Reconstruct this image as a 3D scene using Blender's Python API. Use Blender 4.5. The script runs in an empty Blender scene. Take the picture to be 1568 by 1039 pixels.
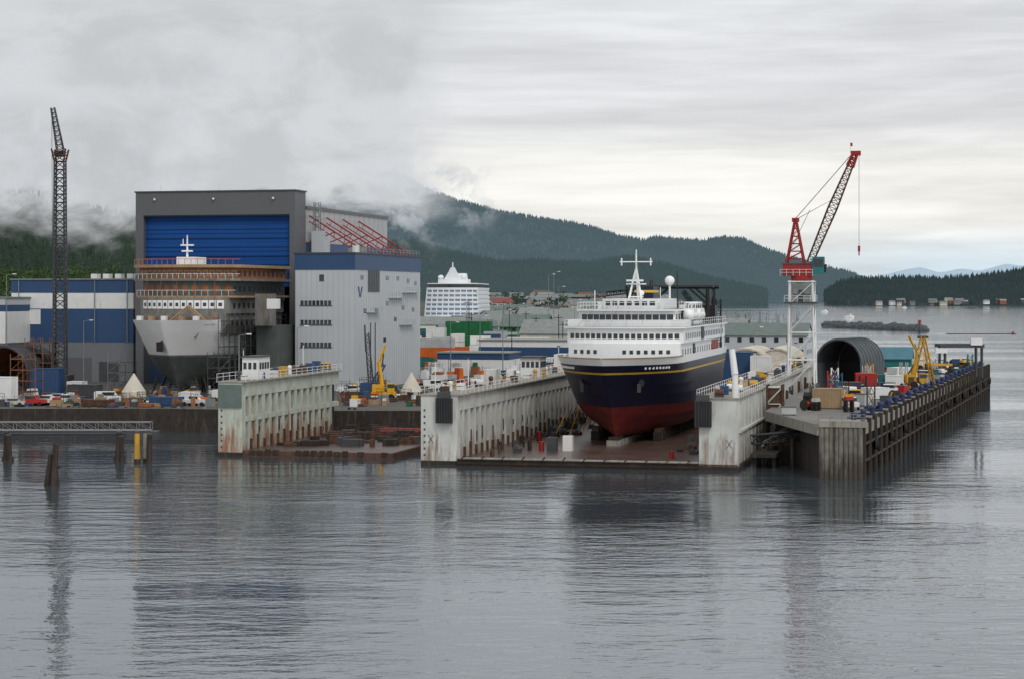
import bpy, math, random
import numpy as np
from mathutils import Vector, noise
random.seed(7); rng=np.random.default_rng(5)
F=3000.0; H=24.0; CX=784.0; HY=450.0
TH=math.radians(13.4); ST=math.sin(TH); CT=math.cos(TH)
def X(px,d): return (px-CX)/F*d
def Zh(y,d): return H-(y-HY)/F*d
def lin(r,g,b):
    f=lambda c:(c/255/12.92) if c/255<=.04045 else ((c/255+.055)/1.055)**2.4
    return (f(r),f(g),f(b),1)
scene=bpy.context.scene
scene.view_settings.view_transform='Standard'; scene.view_settings.look='None'; scene.view_settings.exposure=0
# ---------------- materials
MC={}
def mat(name,col,rough=.6,metal=0,var=.18,scale=.6,dirt=None,amt=.45,streak=True,bump=0,haze=0,spec=.4,low=None,hcol=(.40,.50,.60,1)):
    if name in MC: return MC[name]
    m=bpy.data.materials.new(name); m.use_nodes=True; nt=m.node_tree; N=nt.nodes; L=nt.links
    p=N['Principled BSDF']; p.inputs['Roughness'].default_value=rough; p.inputs['Metallic'].default_value=metal
    p.inputs['Specular IOR Level'].default_value=spec
    tc=N.new('ShaderNodeTexCoord')
    n1=N.new('ShaderNodeTexNoise'); n1.inputs['Scale'].default_value=scale; n1.inputs['Detail'].default_value=6
    L.new(tc.outputs['Object'],n1.inputs['Vector'])
    mr=N.new('ShaderNodeMapRange'); mr.inputs[1].default_value=.3; mr.inputs[2].default_value=.7
    L.new(n1.outputs[0],mr.inputs[0])
    mx=N.new('ShaderNodeMix'); mx.data_type='RGBA'
    mx.inputs[6].default_value=tuple(min(1,c*(1-var)) for c in col[:3])+(1,)
    mx.inputs[7].default_value=tuple(min(1,c*(1+var*.6)) for c in col[:3])+(1,)
    L.new(mr.outputs[0],mx.inputs[0]); out=mx.outputs[2]
    if dirt:
        mp=N.new('ShaderNodeMapping'); mp.inputs['Scale'].default_value=(1.3,1.3,.16 if streak else 1.0)
        L.new(tc.outputs['Object'],mp.inputs[0])
        n2=N.new('ShaderNodeTexNoise'); n2.inputs['Scale'].default_value=1.1; n2.inputs['Detail'].default_value=8; n2.inputs['Roughness'].default_value=.65
        L.new(mp.outputs[0],n2.inputs['Vector']); src=n2.outputs[0]
        if low:
            s3=N.new('ShaderNodeSeparateXYZ'); L.new(tc.outputs['Object'],s3.inputs[0])
            q=N.new('ShaderNodeMapRange'); q.inputs[1].default_value=low[1]; q.inputs[2].default_value=low[0]; q.inputs[4].default_value=low[2]; L.new(s3.outputs[2],q.inputs[0])
            ad=N.new('ShaderNodeMath'); L.new(src,ad.inputs[0]); L.new(q.outputs[0],ad.inputs[1]); src=ad.outputs[0]
        m2=N.new('ShaderNodeMapRange'); m2.inputs[1].default_value=.72-amt*.45; m2.inputs[2].default_value=.86-amt*.3; m2.inputs[4].default_value=.85
        L.new(src,m2.inputs[0])
        mx2=N.new('ShaderNodeMix'); mx2.data_type='RGBA'; mx2.inputs[7].default_value=dirt
        L.new(m2.outputs[0],mx2.inputs[0]); L.new(out,mx2.inputs[6]); out=mx2.outputs[2]
    L.new(out,p.inputs['Base Color'])
    if bump:
        b=N.new('ShaderNodeBump'); b.inputs['Distance'].default_value=bump; L.new(n1.outputs[0],b.inputs['Height']); L.new(b.outputs[0],p.inputs['Normal'])
    if haze:  # aerial haze painted into the material as a share of bluish emission
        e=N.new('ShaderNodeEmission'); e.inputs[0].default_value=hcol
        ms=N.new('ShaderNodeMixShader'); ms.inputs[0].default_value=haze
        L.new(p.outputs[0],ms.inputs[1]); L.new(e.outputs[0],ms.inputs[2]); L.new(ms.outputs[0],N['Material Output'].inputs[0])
    MC[name]=m; return m
M_white=mat('white_paint',(.74,.75,.74,1),.45,dirt=lin(150,140,125),amt=.3,var=.06)
M_wclean=mat('white_ship_paint',(.84,.85,.85,1),.35,var=.04,dirt=lin(180,170,155),amt=.12)
M_dock=mat('dock_steel_paint',(.56,.57,.535,1),.65,var=.18,scale=.35,dirt=lin(118,92,70),amt=.38,low=(1,5.5,.14))
M_dock2=mat('dock_steel_green',(.46,.50,.43,1),.65,var=.2,dirt=lin(140,84,44),amt=.34,low=(1,7,.2))
M_rust=mat('rusty_steel',lin(92,66,52),.85,var=.4,scale=1.5,dirt=lin(60,45,40),amt=.6)
M_recess=mat('dark_recess_steel',lin(50,43,39),.85,var=.4,dirt=lin(90,66,50),amt=.4)
M_deck=mat('wet_rust_deck',lin(104,84,75),.3,var=.4,scale=.25,dirt=lin(54,44,41),amt=.7,streak=False)
M_black=mat('black_steel_and_dark_openings',(.015,.015,.017,1),.5,var=.2)  # also paints the darkness inside open doorways
M_dgrey=mat('dark_grey_steel',(.06,.062,.068,1),.6)
M_grey=mat('grey_cladding',lin(112,116,120),.5,var=.06,scale=.15,dirt=lin(95,97,98),amt=.3)
M_portal=mat('portal_grey_cladding',lin(94,95,98),.5,var=.06,scale=.15)
M_lgrey=mat('light_grey_cladding',lin(184,189,193),.45,var=.05,scale=.15,dirt=lin(160,164,166),amt=.22)
M_seam=mat('cladding_seam',lin(156,162,167),.5,var=.05)
M_side=mat('hall_side_cladding',lin(168,170,172),.45,var=.05,scale=.15,dirt=lin(140,142,144),amt=.25)
M_blue=mat('door_blue',lin(22,74,140),.65,var=.1,scale=.1,spec=.2)
M_blued=mat('door_blue_seam',lin(14,46,92),.6,var=.1)
M_blue2=mat('cladding_blue',lin(44,74,112),.5,var=.08,scale=.2)
M_navy=mat('navy_hull_paint',lin(20,26,52),.3,var=.2,dirt=lin(45,48,62),amt=.25)
M_red=mat('antifouling_red',lin(118,38,36),.6,var=.3,scale=.4,dirt=lin(62,30,32),amt=.5)
M_gold=mat('gold_stripe',lin(205,165,50),.4)
M_glass=mat('window_glass',(.02,.025,.03,1),.12,var=.2,spec=.7)
M_cred=mat('crane_red',lin(150,36,32),.5,dirt=lin(90,40,32),amt=.3)
M_yel=mat('machine_yellow',lin(225,170,25),.45,dirt=lin(120,90,40),amt=.3)
M_yeld=mat('machine_yellow_faded',lin(196,150,42),.55,dirt=lin(110,86,48),amt=.45)
M_org=mat('orange_paint',lin(205,100,35),.5)
M_prim=mat('primer_grey_steel',lin(122,123,120),.65,var=.25,dirt=lin(104,78,58),amt=.5)
M_primd=mat('bottom_grey_paint',lin(80,87,85),.5,var=.2,dirt=lin(95,95,88),amt=.4)
M_brown=mat('brown_primer',lin(146,92,58),.7,var=.25,dirt=lin(90,60,44),amt=.4)
M_conc=mat('concrete',lin(146,142,133),.85,var=.2,scale=.8,dirt=lin(90,84,74),amt=.5)
M_wood=mat('creosote_timber',lin(52,45,40),.9,var=.35,scale=1.2,dirt=lin(90,82,70),amt=.4)
M_ground=mat('yard_ground',lin(88,86,82),.8,var=.3,scale=.08,dirt=lin(66,62,56),amt=.6,streak=False)
M_pierdeck=mat('pier_deck',lin(120,118,114),.75,var=.25,scale=.2,dirt=lin(84,80,74),amt=.6,streak=False)
M_teal=mat('teal_paint',lin(35,110,110),.5)
M_green=mat('green_paint',lin(28,105,62),.5,dirt=lin(60,70,55),amt=.3)
M_bollard=mat('bollard_blue',lin(35,52,100),.5)
M_roof=mat('grey_roof',lin(128,134,132),.6,dirt=lin(100,104,102),amt=.4)
M_shed=mat('weathered_shed_steel',lin(84,92,96),.6,dirt=lin(60,60,60),amt=.5)
M_groof=mat('green_grey_roof',lin(98,112,106),.6,dirt=lin(80,90,84),amt=.4)
M_tarp=mat('canvas',lin(200,194,180),.7,dirt=lin(150,140,120),amt=.3)
M_tire=mat('rubber',(.02,.02,.02,1),.9)
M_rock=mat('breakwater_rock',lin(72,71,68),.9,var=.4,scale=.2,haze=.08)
M_sand=mat('bare_tan',lin(160,135,105),.8)
COLS={'white':M_white,'red':mat('vehicle_red',lin(170,40,34),.4),'blue':M_blue2,'yellow':M_yel,'orange':M_org,'green':M_green,'teal':M_teal,'grey':M_roof,'dgrey':M_dgrey,'brown':M_brown,'tan':M_sand,'rust':M_rust,'black':M_black,'silver':mat('silver_paint',(.45,.46,.47,1),.35)}
# ---------------- builder
class B:
    def __init__(s,name,loc=(0,0,0),rz=0):
        s.name=name;s.loc=loc;s.rz=rz;s.v=[];s.f=[];s.m=[];s.s=[];s.mats=[]
    def mi(s,m):
        if m not in s.mats: s.mats.append(m)
        return s.mats.index(m)
    def add(s,vs,fs,m,smooth=False):
        o=len(s.v); s.v+= [tuple(v) for v in vs]; k=s.mi(m)
        for f in fs: s.f.append(tuple(i+o for i in f)); s.m.append(k); s.s.append(smooth)
    def box(s,x0,x1,y0,y1,z0,z1,m):
        if x1<x0:x0,x1=x1,x0
        if y1<y0:y0,y1=y1,y0
        if z1<z0:z0,z1=z1,z0
        s.add([(x0,y0,z0),(x1,y0,z0),(x1,y1,z0),(x0,y1,z0),(x0,y0,z1),(x1,y0,z1),(x1,y1,z1),(x0,y1,z1)],
          [(0,3,2,1),(4,5,6,7),(0,1,5,4),(1,2,6,5),(2,3,7,6),(3,0,4,7)],m)
    def prism(s,pts,z0,z1,m,cap=None):
        n=len(pts); vs=[(x,y,z0) for x,y in pts]+[(x,y,z1) for x,y in pts]
        s.add(vs,[(i,(i+1)%n,n+(i+1)%n,n+i) for i in range(n)]+[tuple(range(n))[::-1]],m)
        s.add([(x,y,z1) for x,y in pts],[tuple(range(n))],cap or m)
    def extx(s,prof,y0,y1,m):
        n=len(prof); vs=[(x,y0,z) for x,z in prof]+[(x,y1,z) for x,z in prof]
        s.add(vs,[(i,(i+1)%n,n+(i+1)%n,n+i) for i in range(n)]+[tuple(range(n)),tuple(range(2*n-1,n-1,-1))],m)
    def exty(s,prof,x0,x1,m):
        n=len(prof); vs=[(x0,y,z) for y,z in prof]+[(x1,y,z) for y,z in prof]
        s.add(vs,[(i,(i+1)%n,n+(i+1)%n,n+i) for i in range(n)]+[tuple(range(n)),tuple(range(2*n-1,n-1,-1))],m)
    def cyl(s,p,q,r,m,r2=None,n=8,smooth=True):
        p=Vector(p);q=Vector(q);r2=r if r2 is None else r2
        a=(q-p).normalized(); t=Vector((0,0,1)) if abs(a.z)<.9 else Vector((1,0,0))
        u=a.cross(t).normalized(); w=a.cross(u)
        vs=[p+(u*math.cos(2*math.pi*i/n)+w*math.sin(2*math.pi*i/n))*r for i in range(n)]+[q+(u*math.cos(2*math.pi*i/n)+w*math.sin(2*math.pi*i/n))*r2 for i in range(n)]
        s.add(vs,[(i,(i+1)%n,n+(i+1)%n,n+i) for i in range(n)],m,smooth)
        s.add(vs[:n],[tuple(range(n))[::-1]],m); s.add(vs[n:],[tuple(range(n))],m)
    def beam(s,p,q,w,m): s.cyl(p,q,w*.6,m,n=4,smooth=False)
    def ball(s,c,r,m,nu=10,nv=7,sz=1):
        vs=[];fs=[]
        for j in range(nv+1):
            ph=math.pi*j/nv
            for i in range(nu):
                a=2*math.pi*i/nu; vs.append((c[0]+r*math.sin(ph)*math.cos(a),c[1]+r*math.sin(ph)*math.sin(a),c[2]+r*sz*math.cos(ph)))
        for j in range(nv):
            for i in range(nu): fs.append((j*nu+i,(j+1)*nu+i,(j+1)*nu+(i+1)%nu,j*nu+(i+1)%nu))
        s.add(vs,fs,m,True)
    def lattice(s,p,q,w0,w1,m,n,t=.12):
        p=Vector(p);q=Vector(q);a=(q-p).normalized();tt=Vector((0,0,1)) if abs(a.z)<.9 else Vector((0,1,0))
        u=a.cross(tt).normalized();v=a.cross(u)
        def c(k,f):
            w=(w0+(w1-w0)*f)/2; sg=[(1,1),(-1,1),(-1,-1),(1,-1)][k]
            return p+(q-p)*f+u*sg[0]*w+v*sg[1]*w
        for k in range(4):
            s.beam(c(k,0),c(k,1),t*1.5,m)
            for i in range(n):
                s.beam(c(k,i/n),c((k+1)%4,(i+1)/n),t*.8,m)
                s.beam(c(k,i/n),c((k+1)%4,i/n),t*.8,m)
    def rail(s,p,q,m,h=1.1,step=2.5,t=.06):
        p=Vector(p);q=Vector(q);L=(q-p).length;n=max(1,int(L/step))
        for i in range(n+1):
            a=p+(q-p)*i/n; s.beam(a,a+Vector((0,0,h)),t,m)
        for k in (.55,1): s.beam(p+Vector((0,0,h*k)),q+Vector((0,0,h*k)),t,m)
    def done(s):
        me=bpy.data.meshes.new(s.name); me.from_pydata(s.v,[],s.f)
        for m in s.mats: me.materials.append(m)
        me.polygons.foreach_set('material_index',s.m); me.polygons.foreach_set('use_smooth',s.s); me.update()
        o=bpy.data.objects.new(s.name,me); scene.collection.objects.link(o); o.location=s.loc; o.rotation_euler=(0,0,s.rz)
        return o
def npmesh(name,v,f,m,smooth=False):
    me=bpy.data.meshes.new(name); k=f.shape[1]
    me.vertices.add(len(v)); me.vertices.foreach_set('co',v.astype(np.float32).ravel())
    me.loops.add(f.size); me.loops.foreach_set('vertex_index',f.astype(np.int32).ravel())
    me.polygons.add(len(f)); me.polygons.foreach_set('loop_start',np.arange(0,f.size,k,dtype=np.int32)); me.polygons.foreach_set('loop_total',np.full(len(f),k,dtype=np.int32))
    if smooth: me.polygons.foreach_set('use_smooth',np.ones(len(f),dtype=bool))
    me.materials.append(m); me.update(calc_edges=True); me.validate()
    o=bpy.data.objects.new(name,me); scene.collection.objects.link(o); return o
# ---------------- world
w=bpy.data.worlds.new('World'); scene.world=w; w.use_nodes=True; nt=w.node_tree; N=nt.nodes; L=nt.links
for n in list(N): N.remove(n)
SUN=Vector((.3,-.72,.8)).normalized()
sky=N.new('ShaderNodeTexSky'); sky.sky_type='NISHITA'; sky.sun_disc=False
sky.sun_elevation=math.asin(SUN.z); sky.sun_rotation=math.atan2(SUN.x,SUN.y)
b1=N.new('ShaderNodeBackground'); b1.inputs[1].default_value=.09; L.new(sky.outputs[0],b1.inputs[0])
tc=N.new('ShaderNodeTexCoord'); sp=N.new('ShaderNodeSeparateXYZ'); L.new(tc.outputs['Generated'],sp.inputs[0])
cr=N.new('ShaderNodeValToRGB'); L.new(sp.outputs[2],cr.inputs[0]); e=cr.color_ramp.elements
e[0].position=0; e[0].color=(.90,.91,.90,1); e[1].position=1; e[1].color=(.86,.87,.89,1)
for p,c in ((.035,(.96,.95,.91,1)),(.06,(.94,.92,.88,1)),(.09,(.82,.83,.845,1)),(.16,(.78,.795,.82,1)),(.4,(.83,.84,.86,1))):
    k=e.new(p); k.color=c
def wnoise(sc,scale,det,lo,hi,a,b):
    mp=N.new('ShaderNodeMapping'); mp.inputs['Scale'].default_value=sc; L.new(tc.outputs['Generated'],mp.inputs[0])
    n=N.new('ShaderNodeTexNoise'); n.inputs['Scale'].default_value=scale; n.inputs['Detail'].default_value=det; n.inputs['Roughness'].default_value=.55; n.inputs['Distortion'].default_value=.3
    L.new(mp.outputs[0],n.inputs['Vector']); m=N.new('ShaderNodeMapRange'); m.interpolation_type='SMOOTHSTEP'
    for i,x in enumerate((lo,hi,a,b)): m.inputs[i+1].default_value=x
    L.new(n.outputs[0],m.inputs[0]); return m.outputs[0]
def mul(a,b):
    m=N.new('ShaderNodeMath'); m.operation='MULTIPLY'; L.new(a,m.inputs[0]); L.new(b,m.inputs[1]); return m.outputs[0]
f=mul(wnoise((1,1,8),3.4,6,.36,.64,.84,1.08),wnoise((1,1,13),10,7,.35,.65,.95,1.04))
mx=N.new('ShaderNodeMapRange'); mx.inputs[1].default_value=-.25; mx.inputs[2].default_value=.15; mx.inputs[3].default_value=.90; mx.inputs[4].default_value=1.0
L.new(sp.outputs[0],mx.inputs[0]); f=mul(f,mx.outputs[0])
vm=N.new('ShaderNodeVectorMath'); vm.operation='SCALE'; L.new(f,vm.inputs['Scale'])
g1=N.new('ShaderNodeMapRange'); g1.interpolation_type='SMOOTHSTEP'; g1.inputs[1].default_value=.04; g1.inputs[2].default_value=.01; L.new(sp.outputs[2],g1.inputs[0])
g2=N.new('ShaderNodeMapRange'); g2.interpolation_type='SMOOTHSTEP'; g2.inputs[1].default_value=.08; g2.inputs[2].default_value=.22; L.new(sp.outputs[0],g2.inputs[0])
g=mul(g1.outputs[0],g2.outputs[0]); mc=N.new('ShaderNodeMix'); mc.data_type='RGBA'; mc.inputs[7].default_value=(.68,.80,.88,1)
L.new(g,mc.inputs[0]); L.new(cr.outputs[0],mc.inputs[6]); L.new(mc.outputs[2],vm.inputs[0])
b2=N.new('ShaderNodeBackground'); L.new(vm.outputs[0],b2.inputs[0]); b2.inputs[1].default_value=1.0
ms=N.new('ShaderNodeMixShader'); ms.inputs[0].default_value=.95; L.new(b1.outputs[0],ms.inputs[1]); L.new(b2.outputs[0],ms.inputs[2])
wo=N.new('ShaderNodeOutputWorld'); L.new(ms.outputs[0],wo.inputs[0])
sl=bpy.data.lights.new('sun','SUN'); sl.energy=1.2; sl.angle=math.radians(18); sl.color=(1,.96,.90)
so=bpy.data.objects.new('sun',sl); scene.collection.objects.link(so); so.rotation_euler=SUN.to_track_quat('Z','Y').to_euler()
# ---------------- camera
cam=bpy.data.cameras.new('camera'); co=bpy.data.objects.new('camera',cam); scene.collection.objects.link(co); scene.camera=co
co.location=(0,0,H); co.rotation_euler=(math.pi/2,0,0); cam.sensor_width=36; cam.lens=36*F/1568; cam.shift_y=-(519.5-HY)/1568
cam.clip_start=1; cam.clip_end=60000
# ---------------- water
m=bpy.data.materials.new('sea_water'); m.use_nodes=True; nt=m.node_tree; N=nt.nodes; L=nt.links
for n in list(N): N.remove(n)
out=N.new('ShaderNodeOutputMaterial'); df=N.new('ShaderNodeBsdfDiffuse'); df.inputs[0].default_value=(.05,.064,.072,1)
gl=N.new('ShaderNodeBsdfGlossy'); gl.inputs['Roughness'].default_value=.045; gl.inputs[0].default_value=(.94,.965,1,1)
fr=N.new('ShaderNodeFresnel'); fr.inputs[0].default_value=2.6
mix=N.new('ShaderNodeMixShader'); L.new(fr.outputs[0],mix.inputs[0]); L.new(df.outputs[0],mix.inputs[1]); L.new(gl.outputs[0],mix.inputs[2]); L.new(mix.outputs[0],out.inputs[0])
tc=N.new('ShaderNodeTexCoord')
def wn(scale,stretch,det,rot=0,rough=.5):
    mp=N.new('ShaderNodeMapping'); mp.inputs['Scale'].default_value=(stretch[0],stretch[1],1); mp.inputs['Rotation'].default_value=(0,0,rot); L.new(tc.outputs['Object'],mp.inputs[0])
    n=N.new('ShaderNodeTexNoise'); n.inputs['Scale'].default_value=scale; n.inputs['Detail'].default_value=det; n.inputs['Roughness'].default_value=rough; L.new(mp.outputs[0],n.inputs['Vector']); return n.outputs[0]
def mth(op,a,b):
    q=N.new('ShaderNodeMath'); q.operation=op
    for i,x in enumerate((a,b)):
        if isinstance(x,(int,float)): q.inputs[i].default_value=x
        else: L.new(x,q.inputs[i])
    return q.outputs[0]
h=mth('ADD',mth('MULTIPLY',wn(.30,(.45,1),3,.12),.60),mth('MULTIPLY',wn(1.0,(.5,1),3,-.2,.55),.27))
patch=N.new('ShaderNodeMapRange'); patch.interpolation_type='SMOOTHSTEP'
for i,x in enumerate((.38,.60,.30,1.15)): patch.inputs[i+1].default_value=x
L.new(wn(.011,(.35,1.8),4,.05),patch.inputs[0])
h=mth('MULTIPLY',h,patch.outputs[0])
bp=N.new('ShaderNodeBump'); bp.inputs['Distance'].default_value=.55; bp.inputs['Strength'].default_value=.58; L.new(h,bp.inputs['Height'])
for n_ in (df,gl,fr): L.new(bp.outputs[0],n_.inputs['Normal'])
MW=m
wb=B('water'); wb.add([(-25000,-3000,0),(25000,-3000,0),(25000,26000,0),(-25000,26000,0)],[(0,1,2,3)],MW); wb.done()
# ---------------- land
ob=lambda u,v:(-12.8+CT*u+ST*v, 277-ST*u+CT*v)   # dock A frame
g=B('ground')
poly=[(-1500,352),(-60,343),(-33,337),(-14,337),ob(-1,62),ob(-1,142),ob(46,142),(64,470),(78,480),(80,600),(118,900),(95,1250),(-100,1500),(-1800,2200)]
g.prism(poly,-3,4,M_wood,cap=M_ground); g.done()
def tz(px,d): return 4.0+max(0,min(1,(d-700)/750))*14*max(0,min(1,(1085-px)/90))
gv=[];gf=[];nx=30;ny=12
for i in range(nx+1):
    for j in range(ny+1):
        px=560+i*(1090-560)/nx; d=700+j*(1560-700)/ny; gv.append((X(px,d),d,tz(px,d)-(.02 if j>0 else .3)+(0 if j<ny else -14)))
for i in range(nx):
    for j in range(ny): gf.append((i*(ny+1)+j,(i+1)*(ny+1)+j,(i+1)*(ny+1)+j+1,i*(ny+1)+j+1))
g=B('town_hill_ground'); g.add(gv,gf,mat('town_ground',lin(70,74,62),.9,var=.4,scale=.03,dirt=lin(92,88,82),amt=.5,streak=False)); g.done()
g=B('pier')
pp=[(39.8,256),(45.6,255),(113,464),(70,472),ob(46.3,141),ob(46.3,20)]
g.prism(pp,5.6,7,M_conc,cap=M_pierdeck)
a=Vector((45.3,255.6,0));b_=Vector((112.6,464,0)); n=150
pn=Vector((.951,-.31,0))
for i in range(n+1):
    p=a+(b_-a)*i/n; g.cyl((p.x,p.y,-2),(p.x,p.y,6.6+random.random()*.5),.32+.1*random.random(),M_wood,n=6)
    if i%4==0: g.cyl((p.x+pn.x*.5,p.y+pn.y*.5,-2),(p.x+pn.x*.5,p.y+pn.y*.5,7.6),.35,M_wood,n=6)
g.prism([(44.2,257),(45.2,256.6),(112,464.2),(71,471),ob(47.5,140),ob(47.5,24),(41,258)],-3,5.55,M_wood)
for z in (2.2,4.4): g.beam(a+pn*.6+Vector((0,0,z)),b_+pn*.6+Vector((0,0,z)),.35,M_wood)
g.done()
c=B('concrete_pier_corner',(43.2,256.2,0),-TH)
M_cofl=mat('weathered_sheet_pile',lin(118,114,106),.85,var=.35,scale=.9,dirt=lin(58,50,44),amt=.55,low=(.5,4,.25))
for i in range(9): c.cyl((-2.6+i*.62,-.9,-2),(-2.6+i*.62,-.9,6.7-.1*(i%2)),.36,M_cofl,n=8)
c.box(-3,3.1,-1.3,2,6.7,7.5,M_conc); c.box(-2.9,2.9,-.6,2,-2,6.7,M_wood)
c.rail((-3,-1.2,7.5),(3,-1.2,7.5),M_roof,step=1.5,h=.9); c.done()
for i in range(24):
    p=a+(b_-a)*(i+.4)/24-pn*1.2
    q=B('mooring_bollard',(p.x,p.y,7)); q.cyl((0,0,0),(0,0,1.0),.36,M_bollard); q.cyl((0,0,1.0),(0,0,1.35),.52,M_bollard,r2=.42); q.box(-.8,.8,-.8,.8,0,.18,M_black); q.cyl((-.9,0,.7),(.9,0,.7),.14,M_black); q.done()
for i in range(13):
    p=a+(b_-a)*(i+.6)/13+pn*.9
    q=B('tire_fender',(p.x,p.y,3.8)); q.cyl((-.25,0,0),(.25,0,0),.8,M_tire,n=12); q.cyl((0,0,.7),(0,0,3.2),.05,M_black); q.done()
# ---------------- dry docks
def dock(name,loc,Wd,Ln,wt,Hh,right=True,mt=M_dock,levels=1,step=3.3,floorz=.8):
    b=B(name,(loc[0],loc[1],0),-TH)
    b.box(0,Wd,0,Ln,-2,floorz,M_rust); b.box(.3,Wd-.3,.3,Ln-.3,floorz,floorz+.05,M_deck)
    for i in range(int(Wd/1.2)):
        if random.random()<.7: b.box(wt+i*1.2,wt+i*1.2+.8,-.15,.25,floorz-.5,floorz+.1+.2*random.random(),M_wood) if wt+i*1.2+.8<Wd-(wt if right else 0) else None
    b.box(0,wt-.8,.0,Ln,floorz,Hh,M_recess)
    b.box(-.06,wt,-.06,1.4,floorz-.3,Hh,mt); b.box(-.08,0,1.4,Ln,floorz-.3,Hh,mt)
    ys=[];y=2.6
    while y<Ln-2: ys.append(y); y+=step
    top=Hh-2.1
    for y in ys:
        b.box(wt-.8,wt,y,y+1.2,floorz,top,mt)
        b.box(wt-.1,wt+.35,y+.5,y+.8,floorz,floorz+1.2+random.random(),M_rust)
        if random.random()<.5: b.box(wt-.79,wt-.3,y+1.3,y+step-.1,floorz+random.uniform(1.5,3),floorz+random.uniform(3.2,4),M_rust)
    b.box(wt-.8,wt+.05,1.4,Ln,top,Hh,mt)
    if levels==2: b.box(wt-.8,wt+.03,1.4,Ln,floorz+(Hh-floorz)*.42,floorz+(Hh-floorz)*.42+.8,mt)
    b.box(-.4,wt+.6,-.2,Ln,Hh,Hh+.18,M_conc)
    b.rail((wt+.5,0,Hh+.18),(wt+.5,Ln,Hh+.18),M_white); b.rail((-.3,0,Hh+.18),(-.3,Ln,Hh+.18),M_white)
    b.box(-.1,wt+.04,-.1,1.5,-.5,.55,M_wood)
    for k in range(8): b.box(.35,.6,-.1,-.07,1.2+k*.9,1.5+k*.9,M_dgrey)
    if right:
        x0=Wd-wt; b.box(x0,Wd,.0,Ln,floorz-.3,Hh,mt); b.box(x0-.4,Wd+.3,-.2,Ln,Hh,Hh+.18,M_conc)
        b.box(x0-.04,Wd+.1,-.1,Ln,-.5,.45,M_wood)
        b.rail((x0-.3,0,Hh+.18),(x0-.3,Ln,Hh+.18),M_white); b.rail((Wd+.2,0,Hh+.18),(Wd+.2,Ln,Hh+.18),M_white)
        for i in range(30):
            y=3+i*(Ln-5)/30; b.box(Wd,Wd+.12,y,y+.25,floorz,Hh-.3,mt)
            if random.random()<.35: b.box(Wd,Wd+.5,y+1,y+1.6,random.uniform(3,7),random.uniform(7,8.6),M_rust)
        b.box(Wd,Wd+.35,1,Ln,5.1,5.4,mt)
    for k in range(int(Ln/2.6)):
        y=2+k*2.6+random.random()*1.5
        for wx in ([0] + ([Wd-wt] if right else [])):
            r=random.random(); x=wx+random.uniform(.6,wt-1.6); z=Hh+.18; mm=random.choice([M_white,M_dock,M_dgrey,M_rust,M_white,M_yeld,M_blue2])
            if r<.3: b.box(x,x+1.1,y,y+1.3,z,z+random.uniform(.6,1.7),mm); b.box(x-.05,x+1.15,y-.05,y+1.35,z+.5,z+.56,M_dgrey)
            elif r<.5: b.cyl((x,y,z),(x,y,z+.9),.28,mm); b.ball((x,y,z+1.1),.4,mm,8,5)
            elif r<.75: b.cyl((x,y+.1,z+.6),(x+1.2,y+.1,z+.6),.5,mm); b.box(x,x+1.2,y-.5,y+.7,z,z+.3,M_dgrey)
            elif r<.87: b.cyl((x,y,z),(x,y,z+4.5),.07,M_white); b.box(x-.3,x+.3,y-.15,y+.15,z+4.5,z+4.7,M_dgrey)
            else: b.rail((x,y,z),(x+1.4,y,z),M_yel,h=1.3,step=.7)
    return b
A0=(-12.8,277); b=dock('floating_dry_dock',A0,44.75,140,5.3,9.7)
for x in (2.3,38.9):
    b.box(x,x+2.3,-.9,-.06,5.9,9.4,M_black)
    for i in range(6): b.beam((x+.2+i*.38,-1,5.8),(x+.2+i*.38,-1,9.6),.06,M_dgrey)
    b.box(x+.2,x+2,-.7,-.1,9.4,10.3,M_dgrey)
b.cyl((5.3,-.5,1.0),(39.4,-.5,1.0),.16,M_conc); b.box(5.3,39.4,-.3,0,.2,.9,M_recess)
for i in range(12): b.cyl((6+i*2.9,-.6,.9),(6.4+i*2.9,-.6,1.4),.12,M_rust)
for x in (1.0,43.2): b.beam((x,-.12,3),(x+.8,-.12,4.2),.06,M_dgrey); b.beam((x+.8,-.12,3),(x,-.12,4.2),.06,M_dgrey)
pts=[Vector((44.3,1.0,.5)),Vector((44.35,1,9)),Vector((44.2,1.3,13)),Vector((43.7,2,16.4))]
for i in range(3): b.cyl(pts[i],pts[i+1],.5 if i<2 else .48,M_white,r2=.5 if i<1 else .42,n=8)
b.cyl((43.7,2,16.3),(43.5,5,12),.15,M_white); 
for i in range(26):
    y=28+i*2.8; b.box(21.3,23.5,y,y+1.4,.85,1.7,M_conc); b.box(21.6,23.2,y+.1,y+1.3,1.7,2.2,M_wood)
    for sx in (-5,5): 
        if i>3: b.box(22.4+sx-.7,22.4+sx+.7,y,y+1,.85,2.3,M_wood); b.box(22.4+sx-.5,22.4+sx+.5,y,y+1,2.3,2.9,M_rust)
for i in range(80):
    x=random.choice([random.uniform(6.5,12),random.uniform(32,38)]); y=random.uniform(5,120); mm=random.choice([M_rust,M_wood,M_dgrey,M_wood,M_roof,M_dgrey,M_cred,M_rust])
    w_=random.uniform(.4,1.5); hh=random.uniform(.3,1.5)
    if random.random()<.5: b.box(x,x+w_,y,y+w_*1.3,.85,.85+hh,mm); b.box(x+.1,x+w_*.6,y+.1,y+w_*.7,.85+hh,1.1+hh,M_dgrey)
    else: b.cyl((x,y,.85),(x,y,.85+hh),w_*.35,mm)
b.box(14.6,16,16,17.4,.85,2.9,M_dgrey); b.box(16.8,18.2,17,18.2,.85,3.1,M_white); b.cyl((13.6,17,.85),(13.6,17,2.2),.4,M_cred)
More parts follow.
